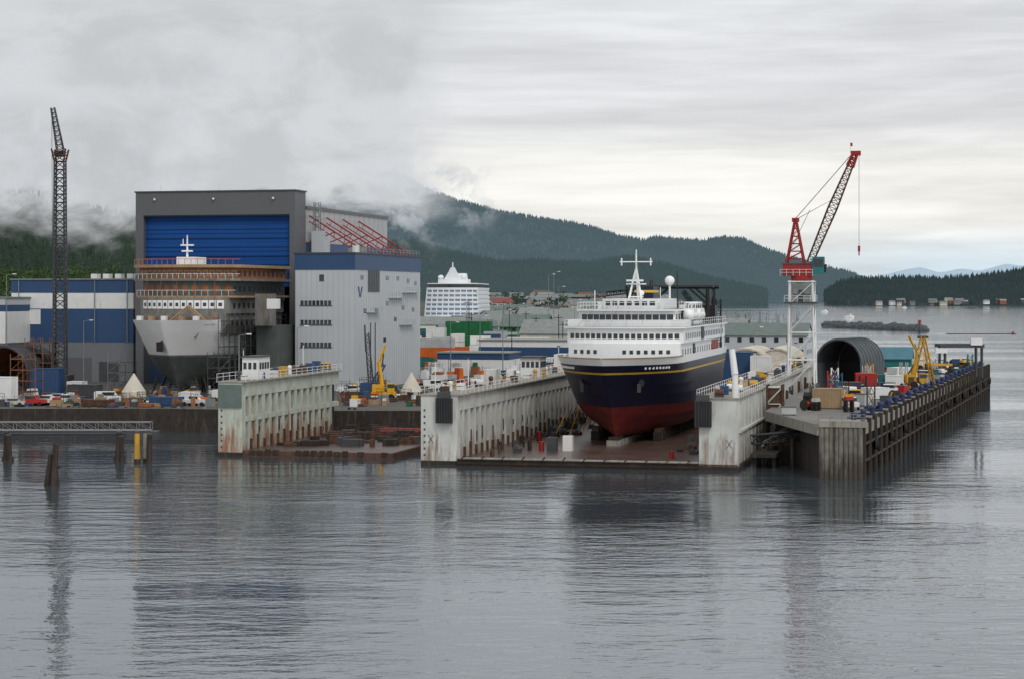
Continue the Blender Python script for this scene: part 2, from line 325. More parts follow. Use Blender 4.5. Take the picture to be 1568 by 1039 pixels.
for i in range(9): b.beam((10.5+i*.2,40+i*3,.9),(12.5+i*.1,41+i*3,5.5),.12,M_yel if i%3==0 else M_dgrey)
b.box(.8,4.2,58,63,9.88,13.2,M_white); b.box(.5,4.5,57.6,63.4,13.2,13.4,M_dgrey)
for i in range(4): b.box(1.05+i*.8,1.6+i*.8,57.94,58,11.6,12.6,M_glass)
for i in range(5): b.box(4.2,4.26,58.4+i*.9,59+i*.9,11.6,12.6,M_glass)
b.box(1.5,3.4,30,33,9.88,12.3,M_dock); b.box(1,4,84,90,9.88,13,M_white)
b.done()
Bk=(X(335,291.5),291.5); b=dock('floating_dry_dock',Bk,27,45,3.7,10.9,right=False,mt=M_dock2,levels=2,step=2.9)
b.box(-.02,3.66,-.3,-.07,7.2,10.6,M_groof)
b.box(.6,3.2,8,13,11.08,14.4,M_white); b.box(.4,3.4,7.7,13.3,14.4,14.6,M_dgrey)
for i in range(4): b.box(3.2,3.26,8.5+i*1.1,9.2+i*1.1,12.6,13.6,M_glass)
for i in range(3): b.box(.8+i*.8,1.3+i*.8,7.94,8,12.6,13.6,M_glass)
for i in range(80):
    x=random.uniform(5,26); y=random.uniform(8,44)
    if x>20 and y<14: continue
    mm=random.choice([M_rust,M_wood,M_dgrey,M_wood,M_rust,M_recess]); h_=random.uniform(.3,1.3)
    b.box(x,x+random.uniform(.6,3),y,y+random.uniform(.4,1.6),.85,.85+h_,mm); 
    if random.random()<.3: b.beam((x,y,.9),(x+.5,y,2.6),.12,M_dgrey)
for k in range(5): b.cyl((14,36+k*.6,1.3+.3*(k%2)),(22,36+k*.6,1.3+.3*(k%2)),.35,M_red)
b.done()
# ---------------- hull loft
def hull(b,Lh,half,zk,zt_,stem,rows,deckz,mdeck,se0=.45,se1=.2):
    zs=[r[0] for r in rows]; S=[0,.012,.03,.055,.09,.13,.18,.24,.32,.42,.55,.7,.85,.94,1.0]
    def pt(s_,z,sg):
        t=(z-zk)/(zt_-zk); ys=stem*(1-t)**1.1
        y=ys+s_*(Lh-ys); se=se0+(se1-se0)*t; q=min(1,s_/se); f=math.sin(q*math.pi/2)**(1.05-.35*t)
        bil=min(1,.5+.5*(t/.28)**.5) if t<.28 else 1
        if s_>.85: f*=1-(s_-.85)*(1.2*(1-t)+.2)
        return (sg*max(.12,half*f*bil),y,z)
    for k in range(len(zs)-1):
        for sg in (1,-1):
            vs=[pt(s_,zs[k],sg) for s_ in S]+[pt(s_,zs[k+1],sg) for s_ in S]; n=len(S)
            fs=[(i,i+1,n+i+1,n+i) if sg>0 else (i+1,i,n+i,n+i+1) for i in range(n-1)]
            b.add(vs,fs,rows[k][1],True)
        for s_ in (0,1): b.add([pt(s_,zs[k],1),pt(s_,zs[k],-1),pt(s_,zs[k+1],-1),pt(s_,zs[k+1],1)],[(0,1,2,3)],rows[k][1])
    for z,mm in ((zs[0],rows[0][1]),(deckz,mdeck)):
        n=len(S); vs=[pt(s_,z,1) for s_ in S]+[pt(s_,z,-1) for s_ in S]
        b.add(vs,[(i,i+1,n+i+1,n+i) for i in range(n-1)],mm)
    return pt
def fpts(w,y0,y1,k,n=12):
    return [(-w+2*w*i/n, y0+k*((-1+2*i/n)**2)) for i in range(n+1)]+[(w,y1),(-w,y1)]
def frow(b,w,y0,k,xs,ww,z0,z1,m,off=.05):
    for x in xs:
        f=lambda x:y0+k*(x/w)**2-off
        b.add([(x-ww/2,f(x-ww/2),z0),(x+ww/2,f(x+ww/2),z0),(x+ww/2,f(x+ww/2),z1),(x-ww/2,f(x-ww/2),z1)],[(0,1,2,3)],m)
def srow(b,w,y0,y1,n,ww,z0,z1,m,off=.05):
    for i in range(n):
        y=y0+(y1-y0)*i/max(1,n-1); b.box(w,w+off,y-ww/2,y+ww/2,z0,z1,m)
# ---------------- ferry
fo=ob(22.4,18); b=B('ferry_ship',(fo[0],fo[1],0),-TH)
rows=[(2.2,M_red),(2.8,M_red),(3.8,M_red),(5.2,M_red),(6.9,M_navy),(8.6,M_navy),(10.2,M_navy),(12.0,M_gold),(12.3,M_navy),(13.4,M_wclean),(14.5,M_wclean)]
pt=hull(b,75,9.5,2.2,14.5,11,rows,13.5,M_groof)
for sg in (1,-1):
    pv=None
    for s_ in (0,.012,.03,.055,.09,.13,.18,.24):
        q=Vector(pt(s_,14.5,sg)); 
        if pv: b.beam(pv,q,.16,M_sand)
        pv=q
for sg in (1,-1):
    q=Vector(pt(.07,10.6,sg)); b.cyl(q,q+Vector((sg*.35,-.3,0)),.6,M_black); b.box(q.x-.25,q.x+.25,q.y-.8,q.y-.3,9.2,10.5,M_dgrey)
    for j in range(8):
        q=Vector(pt(.075+j*.010,12.9,sg)); b.box(q.x-.13,q.x+.13,q.y-.16,q.y+.1,12.72,13.05,M_wclean)
b.prism(fpts(8.9,16,73,3.2),13.6,16.3,M_wclean)
b.prism(fpts(9.3,17,71,3.2),16.3,18.6,M_wclean)
b.prism(fpts(9.7,16.4,72,3.2),18.6,18.85,M_wclean,cap=M_groof)
b.prism(fpts(7.6,20,50,2.4),18.85,21.3,M_wclean)
b.prism(fpts(8.1,19.4,52,2.4),21.3,21.55,M_wclean,cap=M_groof)
b.box(-9.6,9.6,22,26,18.85,19.9,M_wclean)
b.prism(fpts(4.6,24,44,1.2),21.55,23.2,M_wclean)
frow(b,8.9,16,3.2,[-7.6+i*1.15 for i in range(4)]+[.6+i*1.1 for i in range(7)],.55,14.7,15.3,M_glass)
frow(b,9.3,17,3.2,[-8.4+i*.93 for i in range(19)],.66,17.0,17.8,M_glass)
frow(b,7.6,20,2.4,[-6.9+i*1.06 for i in range(14)],.92,19.9,20.75,M_glass)
frow(b,4.6,24,1.2,[-3.6+i*1.2 for i in range(7)],.8,22.1,22.8,M_glass)
for i in range(12):
    x0=-9.6+i*1.6; b.beam((x0,16.5+3.2*(x0/9.7)**2,18.85),(x0,16.5+3.2*(x0/9.7)**2,19.9),.06,M_wclean)
for z in (19.4,19.9):
    for i in range(12):
        x0=-9.6+i*1.6;x1=x0+1.6; b.beam((x0,16.5+3.2*(x0/9.7)**2,z),(x1,16.5+3.2*(x1/9.7)**2,z),.06,M_wclean)
for i in range(10):
    x0=-8+i*1.6;x1=x0+1.6
    for z in (22.1,22.6): b.beam((x0,19.6+2.4*(x0/8)**2,z),(x1,19.6+2.4*(x1/8)**2,z),.06,M_wclean)
    b.beam((x0,19.6+2.4*(x0/8)**2,21.5),(x0,19.6+2.4*(x0/8)**2,22.6),.06,M_wclean)
b.rail((8,24,21.55),(8,50,21.55),M_wclean); b.rail((-8,24,21.55),(-8,50,21.55),M_wclean)
b.rail((9.6,22,18.85),(9.6,70,18.85),M_wclean)
srow(b,8.9,22,70,18,.9,14.5,15.4,M_glass); srow(b,9.3,23,68,22,1.0,16.9,17.8,M_glass); srow(b,7.6,24,48,10,1.3,19.8,20.8,M_glass)
b.box(8.9,9.0,56,64,13.9,16,M_cred); b.box(9.3,9.4,40,43,16.5,18.5,M_dgrey); b.box(8.9,9.02,33,35,13.8,16,M_dgrey)
b.box(-7,7.2,52,70,18.85,21.2,M_wclean); b.box(-6,6,54,66,21.2,22.6,M_prim)
for y in (29,37):
    b.cyl((8.8,y,20.5),(8.8,y+5,20.5),.95,M_wclean,n=10); b.ball((8.8,y,20.5),.95,M_wclean); b.ball((8.8,y+5,20.5),.95,M_wclean); b.box(8.0,9.6,y+.5,y+4.5,20.9,21.6,M_wclean)
    for yy in (y+.3,y+4.7): b.beam((7.6,yy,18.9),(8.2,yy,22.6),.16,M_wclean); b.beam((8.2,yy,22.6),(9.2,yy,22.4),.16,M_wclean)
for q in ((-1.3,29),(1.3,29),(0,33)): b.cyl((q[0],q[1],21.5),(0,30.5,28.4),.22,M_wclean,r2=.14)
b.cyl((0,30.5,26),(0,30.5,31.2),.22,M_wclean,r2=.1); b.beam((-2.7,30.4,29.2),(2.7,30.4,29.2),.16,M_wclean); b.box(-2.5,-2.3,30.3,30.5,28.6,29.8,M_wclean); b.box(2.3,2.5,30.3,30.5,28.6,29.8,M_wclean)
b.box(-1.5,1.5,29.6,31.4,25.5,25.7,M_wclean); b.box(-1.4,1.4,29,29.3,26.0,26.3,M_wclean); b.box(-1.1,1.1,29.2,31,23.4,23.6,M_wclean); b.ball((.9,30,24.1),.5,M_wclean)
b.cyl((-6,26,21.5),(-6,26,24.5),.09,M_wclean); b.cyl((5,24,21.5),(5,24,25),.07,M_wclean)
for x in (-5,-3,3,5): b.box(x-.35,x+.35,25,25.8,21.55,22.7,M_wclean)
for k in range(6): b.cyl((0,30.5,28+k*.3),(-7+k*2.6,16.8 if k<5 else 45,19),.02,M_black,n=3)
b.prism([(-1.6,38),(1.6,38),(1.9,40),(1.6,44),(-1.6,44),(-1.9,40)],23.2,25.2,M_navy); b.prism([(-1.62,37.98),(1.62,37.98),(1.92,40),(1.62,44.02),(-1.62,44.02),(-1.92,40)],24.2,24.6,M_gold)
for x in (-.7,.7): b.cyl((x,41,25),(x,41.5,26.2),.3,M_black)
b.cyl((3.4,44,21.5),(3.4,44,25.6),.18,M_wclean); b.ball((3.4,44,26.2),.85,M_wclean)
b.cyl((4.4,46,21.5),(4.4,46,27.8),.08,M_black)
for x in (-3,8.2):
    for y in (56,64): b.beam((x,y,18.8),(x,y,25.2),.55,M_black)
    b.beam((x,56,25.2),(x,64,25.2),.5,M_black); b.beam((x,56,21),(x,64,25),.3,M_black)
for y in (56,64): b.beam((-4,y,25.2),(9.2,y,25.2),.55,M_black); b.beam((8.2,y,22.2),(5,y,25),.35,M_black); b.beam((-3,y,22.2),(0,y,25),.35,M_black)
b.lattice((7.6,58,19),(4.5,52,24.5),.8,.5,M_black,6,.12); b.box(6.8,9,60,62.5,19,22,M_black)
b.lattice((8.8,66,14),(8.8,66,23),.9,.9,M_black,7,.1)
b.lattice((-6,60,21),(-6.5,60,25.5),.8,.8,M_black,4,.14); b.lattice((-10,58,24),(-4,58,24.6),.7,.7,M_black,5,.12)
for i in range(24):
    x=random.uniform(-7,7); y=random.uniform(45,68); z=21.3
    b.box(x,x+.9,y,y+1.1,z,z+random.uniform(.6,1.8),random.choice([M_wclean,M_prim,M_wclean,M_dgrey]))
b.done()
# ---------------- ship under construction
so_=(X(245,385),385.0); b=B('ship_under_construction',(so_[0],so_[1],0),-TH)
rows=[(5,M_primd),(6,M_primd),(8,M_primd),(10,M_primd),(11.6,M_prim),(11.9,M_wclean),(14,M_wclean),(16.5,M_wclean),(18.8,M_wclean)]
hull(b,44,8.4,5,18.8,9,rows,18.0,M_prim,.4,.14)
b.add([(-.55,2.75,12.6),(-2.5,3.95,12.6),(-2.5,3.75,15.6),(-.55,2.35,15.6)],[(0,1,2,3)],M_recess)
for x in (-5.4,4.6): b.beam((x,5.0,16.6),(x+.8,5.0,15.2),.12,M_navy); b.beam((x+.8,5.0,15.2),(x+1.5,5.0,16.6),.12,M_navy)
for i in range(9): b.box(-1,1,8+i*4,9.6+i*4,4,5.05,M_wood)
for sx in (-4,4):
    for i in range(8): b.beam((sx*1.3,8+i*4,4),(sx,8+i*4,7.5),.5,M_wood)
b.prism(fpts(9.2,7.5,44,4),15.5,20.0,M_prim); b.prism(fpts(9.6,8.2,44,4),20.0,23.2,M_prim)
b.prism(fpts(10.8,8.5,44,4.5),23.2,23.6,M_sand); b.prism(fpts(9.8,10,44,4),23.6,26.6,M_primd)
b.prism(fpts(11.6,9,44,4.5),26.6,27.1,M_prim); b.prism(fpts(10.9,10.2,42,4.5),27.1,29.3,M_brown); b.prism(fpts(11.7,9.2,43,4.5),29.3,29.9,M_sand,cap=M_prim)
frow(b,9.6,8.2,4,[-8+i*1.35 for i in range(13)],1.2,21.0,22.7,M_wclean,.06); frow(b,9.6,8.2,4,[-8+i*1.35 for i in range(13)],.6,21.5,22.2,M_glass,.12)
frow(b,9.2,7.5,4,[-7.5+i*1.5 for i in range(11)],.8,18.4,19.3,M_brown)
frow(b,10.9,10.2,4.5,[-10+i*1.25 for i in range(17)],.95,27.5,28.8,M_sand,.06); frow(b,10.9,10.2,4.5,[-10+i*1.25 for i in range(17)],.55,27.7,28.5,M_glass,.12)
frow(b,9.8,10,4,[-9+i*2 for i in range(10)],1.1,24.2,25.8,M_brown,.06)
for (w_,z0) in ((9.2,17.6),(9.6,21),(9.8,24.4),(10.9,27.6)): srow(b,w_,15,42,11,1.1,z0,z0+1.1,M_glass)
for i in range(18):
    x0=-11.5+i*1.28;x1=x0+1.28; f=lambda x:9.2+4.5*(x/11.7)**2
    b.beam((x0,f(x0),29.9),(x0,f(x0),31),.08,M_org); b.beam((x0,f(x0),31),(x1,f(x1),31),.08,M_org); b.beam((x0,f(x0)-.1,26.9),(x0,f(x0)-.1,28.0),.07,M_wclean); b.beam((x0,f(x0)-.1,28),(x1,f(x1)-.1,28),.07,M_wclean)
    b.beam((x0*.93,f(x0)-.6,23.6),(x0*.93,f(x0)-.6,24.7),.07,M_wclean); b.beam((x0*.93,f(x0)-.6,24.7),(x1*.93,f(x1)-.6,24.7),.07,M_wclean)
    if i%3==0: b.beam((x0*.95,f(x0)-.9,18.2),(x0*.95,f(x0)-.9,27.0),.09,M_brown)
b.box(-2.5,1.5,14,20,29.9,31.5,M_wclean); b.cyl((-1,16,31.5),(-1,16,36),.25,M_wclean,r2=.12); b.box(-2.4,.4,15.8,16.2,33.8,34.1,M_wclean); b.box(-2,0,15.4,16.6,32.6,32.9,M_wclean); b.cyl((-1.9,16,34),(-1.9,16,35.2),.1,M_wclean)
for x in (-7,-4.5,-1.8,2,5): b.box(x,x+1,4.5,5.6,18.1,19.6,random.choice([M_prim,M_sand,M_white]))
b.lattice((0,4,18),(3.5,6,21.5),.6,.4,M_sand,4,.1); b.lattice((3.5,6,21.5),(7,6,18.5),.5,.4,M_sand,4,.1)
for y in range(6,42,3):
    for x in (9.8,12): b.beam((x,y,4),(x,y,20),.12,M_dgrey)
for z in (6,8.5,11,13.5,16,18.5):
    b.box(9.8,12,6,39,z,z+.12,M_wood); b.beam((12,6,z+1),(12,39,z+1),.08,M_dgrey)
    b.beam((9.8,6,z-2.4),(12,6,z),.1,M_roof)
b.box(12.5,17,20,34,4,17.5,M_primd); b.prism([(13,18),(16,18),(16,22),(13,22)],17.5,24,M_prim)
b.box(17,19.5,14,15,21,23,M_white)
b.done()
# ---------------- assembly hall
b=B('shipyard_assembly_hall',(-47.6,430,0),-TH)
Wd=37.7
b.box(-Wd,-Wd+1.9,0,6.9,4,46.6,M_portal); b.box(-1.3,0,0,6.9,4,46.6,M_portal); b.box(-Wd+1.9,-1.3,0,6.9,41.4,46.6,M_portal)
b.box(-Wd-.25,.25,-.2,7.1,46.6,46.9,M_dgrey); b.box(-Wd+1.9,-1.3,-.06,0,41.2,41.5,M_black)
b.box(-Wd+1.9,-1.3,6.9,7.3,4,44,M_black)  # black sheet painted in for the unlit hall interior
for k in range(8):
    z=25.5+k*1.98; b.box(-Wd+1.9,-1.3,1.2+.12*(k%2),1.6+.12*(k%2),z+.06,z+1.98,M_blue); b.box(-Wd+2,-1.4,1.36,1.7,z-.03,z+.1,M_blued)
    b.box(-Wd+1.9,-1.3,1.05,1.25,z+.95,z+1.02,M_blued)
for k in range(4): b.box(-Wd+1.9,-7,4.2,4.5,4+k*5,8.9+k*5,M_blue2)
b.box(-6.6,-2.8,1.0,1.1,22.5,25.4,M_blue)
b.box(-Wd,-.02,7.3,68.8,4,42.9,M_side); b.box(-Wd-.3,.25,7.1,69,42.9,43.6,M_portal)
for i in range(16): b.box(-.02,.03,8+i*3.8,8.12+i*3.8,4,42.8,M_seam)
b.box(-.02,.1,7.2,68.8,31,35.5,M_blue2)
for x in (-33,-19,-5): 
    b.cyl((x,3,46.9),(x,3,48.4),.06,M_white); b.ball((x,-.4,45),.3,M_white,6,4)
for i in range(5): b.cyl((-16+i*.8,2,46.9),(-16+i*.8,2,47.8),.04,M_white)
b.cyl((-2,9,43.6),(-2,9,48),.07,M_white); b.box(1,4,8,12,33.2,38,M_lgrey)
b.lattice((2,9,33),(2,9,44.5),1.2,1.2,M_roof,7,.12)
b.done()
b=B('red_steel_brace',(-47.6,430,0),-TH)
for i in range(4):
    y=9+i*12
    p0=Vector((0.1,y,41.5)); p1=Vector((13.5,y,33.2)); b.beam(p0,p1,.32,M_cred); b.beam(p0-Vector((0,0,1.3)),p1-Vector((1.5,0,.3)),.2,M_cred)
    for k in range(5): q0=p0.lerp(p1,.1+k*.18); b.beam(q0,q0-Vector((.6,0,1.2)),.12,M_cred)
    b.beam(p0-Vector((0,0,6)),p0.lerp(p1,.45),.2,M_cred); b.beam(p0.lerp(p1,.75),Vector((9,y,32.6)),.22,M_cred)
b.done()
# ---------------- annex
b=B('shipyard_office_building',(-32.5,405,0),-TH)
b.box(-13,0,0,48.7,4,29,M_lgrey); b.box(-13.12,.12,-.12,48.8,29,32.3,M_blue2); b.box(-13.3,.3,-.3,49,32.3,32.6,M_dgrey)
b.box(-19,-13.12,26,75,4,30,M_lgrey)
for z in (22,18,13.4,9): 
    for i in range(8): b.box(-11.8+i*.86,-11.15+i*.86,-.06,0,z-.35,z+.6,M_glass)
    b.box(-12,-4.9,-.1,-.02,z-.55,z-.38,M_dgrey)
b.box(-7.7,-6.7,-.08,0,26.6,28,M_glass); 
for i in range(12): b.box(-12.9+i*1.17,-12.86+i*1.17,-.03,0,4,29,M_seam)
b.box(0,.1,9,17,24.4,29,M_dgrey)
for i in range(7): b.box(.1,.16,9.1+i*1.15,9.3+i*1.15,24.4,28.9,M_grey)
for (y,z) in ((4,27),(22,27),(22,21.5),(6,20),(14,20),(30,27),(38,26.5),(44,26),(20,13.6),(28,18),(34,20.5),(42,20)): b.box(0,.07,y,y+1.8,z,z+.9,M_glass)
for (y0,y1,z) in ((8,16,20),(32,42,17),(34,46,24.2),(24,34,23)): b.box(0,.9,y0,y1,z,z+.12,M_seam); b.rail((.9,y0,z+.1),(.9,y1,z+.1),M_seam,t=.05)
b.cyl((2.0,4.5,4),(2,4.5,18),.12,M_dgrey); b.cyl((3.0,4.5,4),(3,4.5,18),.12,M_dgrey)
for i in range(28): b.box(0,.03,1+i*1.7,1.05+i*1.7,4,29,M_seam)
b.cyl((-3,10,32.6),(-3,10,34.2),.8,M_white); b.box(-8,-5,20,24,32.6,34,M_roof); b.cyl((-1,34,32.6),(-1,34,35),.3,M_dgrey); b.rail((0,0,32.6),(0,48,32.6),M_seam)
b.add([(0.09,2,25.5),(.09,2.8,25.5),(.09,3.4,23.4),(.09,3.0,23.4)],[(0,1,2,3)],M_blue2); b.add([(0.09,4.4,25.5),(.09,5.2,25.5),(.09,3.8,23.2),(.09,3.4,23.4)],[(0,1,2,3)],M_blue2)
b.done()
# ---------------- warehouse left
def banded(name,loc,x0,x1,dep,zb,bands):
    b=B(name,(loc[0],loc[1],0),-TH); z=zb
    for i,(zt,mm) in enumerate(bands): b.box(x0-.04*(i%2),x1+.04*(i%2),-.04*(i%2),dep,z,zt,mm); z=zt
    b.box(x0-.3,x1+.3,-.3,dep+.3,z,z+.3,M_roof); return b
b=banded('shipyard_warehouse',(X(208,446),446),-31,-.6,45,4,[(13,M_grey),(20.6,M_blue2),(24.2,M_white),(27.2,M_blue2)])
b.box(-27.5,-23.6,-.2,-.05,17,20.4,M_white); b.box(-18,-11,-.15,0,4,9.5,M_portal); b.box(-9,-4,-.15,0,4,8.6,M_dgrey)
for i in range(4): b.box(-13+i*3,-11.5+i*3,4,6,27.5,28.6,M_white)
for x in (-29,-20,-10,-2): b.cyl((x,-.3,13),(x,-.3,27),.12,M_roof)
b.done()
b=banded('yard_shed',(X(20,440),440),-30,-2,30,4,[(13,M_portal),(20,M_white),(21.5,M_blue2),(23,M_lgrey)])
for i in range(6): b.box(-28+i*4.3,-26+i*4.3,-.2,-.05,15,17.5,M_glass)
b.done()
# ---------------- cranes
def latticecrane(px,d,zb,z1,z2,w,lean):
    b=B('lattice_boom_crane',(X(px,d),d,0),0)
    b.box(-2.2,2.2,-3,3,zb+1.2,zb+3.6,M_dgrey)
    for sx in (-2,2): b.box(sx-.5,sx+.5,-3,3,zb,zb+1.2,M_black)
    b.lattice((0,0,zb+3.5),(0,0,z1),w,w*.8,M_dgrey,int((z1-zb)/1.8),.2)
    b.lattice((0,0,z1),(0,0,z1+2.5),w*.8,w*1.2,M_rust,2,.2); b.box(-.8,.8,-.8,.8,z1+1,z1+2.2,M_black)
    b.lattice((0,0,z1+2.5),(lean,0,z2),w*.55,w*.3,M_dgrey,9,.12)
    b.cyl((.8,0,z1+2),(lean+.3,0,z2),.05,M_black); b.cyl((lean-.2,0,z2),(-1.4,0,zb+4),.05,M_black); b.cyl((.9,-1,z1),(1.8,-2,zb+4),.05,M_black)
    return b
latticecrane(92,400,4,51,62,2.4,-1.5).done()
b=B('harbour_crane',(X(1228,341),341,-2.9),-TH)
for x in (-2.3,2.3):
    for y in (-2.3,2.3): b.beam((x,y,9.9),(x*.85,y*.85,29.2),.34,M_white); b.box(x-.5,x+.5,y-.9,y+.9,9.9,10.9,M_dgrey)
zs=[10.8,15.5,20.2,24.9,29]
for i in range(4):
    for sy in (-2.2,2.2): 
        b.beam((-2.2,sy,zs[i]),(2.2,sy,zs[i+1]),.12,M_white)
        b.beam((-2.2,sy,zs[i+1]),(2.2,sy,zs[i+1]),.18,M_white)
        b.beam((sy,-2.2,zs[i]),(sy,2.2,zs[i+1]),.12,M_white); b.beam((sy,-2.2,zs[i+1]),(sy,2.2,zs[i+1]),.18,M_white)
b.box(-2.8,2.8,-2.8,2.8,25.2,25.5,M_dgrey); b.rail((-2.8,-2.8,25.5),(2.8,-2.8,25.5),M_white,step=1)
b.box(-1.4,1.4,-1.4,1.4,25.5,29.2,M_roof); b.box(-1.44,1.44,-1.44,1.44,26.6,26.9,M_dgrey); b.box(-.5,.4,-1.5,-1.4,25.6,27.6,M_dgrey); b.cyl((0,0,29.2),(0,0,30),1.9,M_cred,n=16)
b.box(-3.2,1.8,-1.6,1.6,30,32,M_cred); b.box(-3.4,1.9,-1.7,1.7,32,32.2,M_dgrey); b.box(1.9,3.9,-1.6,.6,30.4,33.3,M_teal); b.box(2.1,3.7,-1.66,-1.6,31.6,32.9,M_glass); b.box(3.9,4.3,-1.4,.4,30.6,32,M_black)
b.rail((-3.6,-1.9,30),(2,-1.9,30),M_white,step=1)
for sy in (-1.1,1.1):
    b.beam((-2.6,sy,32.2),(-1.2,sy*.5,39.8),.32,M_cred); b.beam((.4,sy,32.2),(-1.0,sy*.5,39.8),.32,M_cred)
    for k in range(5): b.beam((-2.4+k*.28,sy,33+k*1.3),(.2-k*.25,sy,33+k*1.3),.14,M_cred); b.beam((-2.4+k*.28,sy,33+k*1.3),(0-k*.25,sy,34.2+k*1.3),.1,M_cred)
b.box(-1.7,-.5,-.6,.6,39.4,40.1,M_cred)
tip=Vector((9.2,0,51.2)); ft=Vector((1.4,0,32.4))
b.lattice(ft,ft.lerp(tip,.5),1.0,1.5,M_rust,10,.12); b.lattice(ft.lerp(tip,.5),ft.lerp(tip,.9),1.5,.9,M_rust,9,.12)
b.lattice(ft.lerp(tip,.88),tip,1.1,.7,M_cred,3,.22); b.box(8.4,10.1,-.4,.4,50.8,51.6,M_cred)
for k in (-.4,.4): b.cyl((-1.1,k,40),tip-Vector((.5,-k,0)),.03,M_black); b.cyl((-1.1,k,39.8),ft.lerp(tip,.6),.025,M_black)
b.cyl(tip+Vector((.6,0,-.3)),(9.8,0,35),.035,M_black); b.box(9.6,10.0,-.2,.2,34.2,35.2,M_cred); b.cyl((9.8,0,34.2),(9.8,0,33.5),.1,M_black)
b.cyl(tip-Vector((.9,0,0)),tip+Vector((-.9,0,2.0)),.04,M_white); b.box(8.3,8.7,-.02,.02,52.4,53,M_cred)
b.cyl((-3,0,32.4),(1.4,0,41.5),.04,M_black)
b.done()
# ---------------- small things
def rz(): return random.uniform(0,6.28)
def container(px,d,z,c,ln=6,r=None,h=2.6):
    b=B('shipping_container',(X(px,d),d,z),-TH if r is None else r); m_=COLS[c]
    b.box(-ln/2,ln/2,-1.2,1.2,.1,h,m_)
    for i in range(int(ln/.5)): b.box(-ln/2+.2+i*.5,-ln/2+.42+i*.5,-1.26,1.26,.2,h-.15,m_)
    for x in (-ln/2,ln/2):
        for y in (-1.2,1.2): b.box(x-.12,x+.12,y-.1,y+.1,0,h+.05,m_)
    b.box(-ln/2-.03,ln/2+.03,-1.28,1.28,h-.12,h+.03,m_); return b.done()
def car(px,d,z,c,r=0,kind='car'):
    b=B({'car':'parked_car','pickup':'pickup_truck','van':'van','truck':'box_truck'}[kind],(X(px,d),d,z),r); m_=COLS[c]
    if kind=='car': pr=[(-2.1,.4),(2.1,.4),(2.1,.9),(1.2,1.0),(.6,1.5),(-1.2,1.5),(-1.9,1.0),(-2.1,.9)]; W=.85
    elif kind=='pickup': pr=[(-2.6,.5),(2.6,.5),(2.6,1.15),(1.3,1.2),(.7,1.85),(-.6,1.85),(-.8,1.15),(-2.6,1.15)]; W=.95
    elif kind=='van': pr=[(-2.4,.4),(2.4,.4),(2.4,1.1),(1.7,1.3),(1.2,2.1),(-2.3,2.1),(-2.4,1.9)]; W=.95
    else: pr=[(1.6,.5),(3.4,.5),(3.4,1.5),(3.0,2.4),(1.6,2.4)]; W=1.1; b.box(-3.4,1.4,-1.2,1.2,.9,3.2,M_white); b.box(-3.3,1.6,-.9,.9,.6,.9,M_black)
    b.extx(pr,-W,W,m_)
    if kind!='truck': b.box(-.9,.9 if kind!='van' else 1.3,-W-.02,W+.02,pr[3][1]+.08,pr[4][1]-.1,M_glass)
    else: b.box(2.2,3.0,-W-.02,W+.02,1.5,2.2,M_glass)
    for x in (pr[0][0]+.75 if kind!='truck' else -2.4,pr[1][0]-.8):
        for y in (-W,W): b.cyl((x,y-.12,.38),(x,y+.12,.38),.38 if kind!='truck' else .48,M_tire,n=10)
    return b.done()
def lamp(px,d,z,h=11):
    b=B('street_lamp',(X(px,d),d,z)); b.cyl((0,0,0),(0,0,h),.14,M_roof,r2=.08); b.beam((0,0,h),(1.6,0,h+.3),.09,M_roof); b.box(1.3,2.1,-.2,.2,h+.15,h+.35,M_white); b.box(-.25,.25,-.25,.25,0,.4,M_conc); return b.done()
def house(px,d,z,wd,dp,h,rh,mw,mr,name='house',r=None,wins=True):
    b=B(name,(X(px,d),d,z),-TH if r is None else r); b.box(-wd/2,wd/2,0,dp,-2,h,mw)
    b.exty([(-.4,h),(dp/2,h+rh),(dp+.4,h),(dp+.4,h-.2),(dp/2,h+rh-.3),(-.4,h-.2)],-wd/2-.3,wd/2+.3,mr)
    b.exty([(0.02,h-.1),(dp/2,h+rh-.25),(dp-.02,h-.1)],-wd/2+.02,wd/2-.02,mw)
    if wins:
        n=max(2,int(wd/3))
        for k in range(max(1,int(h/3))):
            for i in range(n): b.box(-wd/2+wd*(i+.35)/n,-wd/2+wd*(i+.7)/n,-.06,.0,k*3+1.2,k*3+2.4,M_glass)
            for i in range(max(1,int(dp/4))): b.box(wd/2,wd/2+.06,1+i*4,2.6+i*4,k*3+1.2,k*3+2.4,M_glass)
    b.box(-wd/2+.6,-wd/2+1.6,-.08,0,0,2.1,M_brown); return b.done()
def tent(px,d,z,r,h,door=True):
    b=B('conical_canvas_shelter',(X(px,d),d,z)); n=12
    b.cyl((0,0,0),(0,0,h*.3),r,M_tarp,r2=r*.95,n=n,smooth=False); b.cyl((0,0,h*.3),(0,0,h),r*.98,M_tarp,r2=.1,n=n,smooth=False)
    if door: b.box(-r*.3,r*.3,-r-.05,-r*.8,0,h*.3,M_black)  # black panel stands for the shade inside the opening
    return b.done()
def scaffold(px,d,z,w_,dp,h,m_=M_brown):
    b=B('scaffolding',(X(px,d),d,z),-TH)
    nx=max(1,int(w_/2)); 
    for i in range(nx+1):
        for y in (0,dp): b.beam((i*w_/nx,y,0),(i*w_/nx,y,h),.12,m_)
    k=0
    while k*2<h:
        for y in (0,dp): b.beam((0,y,k*2),(w_,y,k*2),.1,m_); b.beam((0,y,k*2),(w_/nx,y,min(h,k*2+2)),.08,m_)
        b.box(0,w_,0,dp,k*2+.05,k*2+.12,M_wood); k+=1
    return b.done()
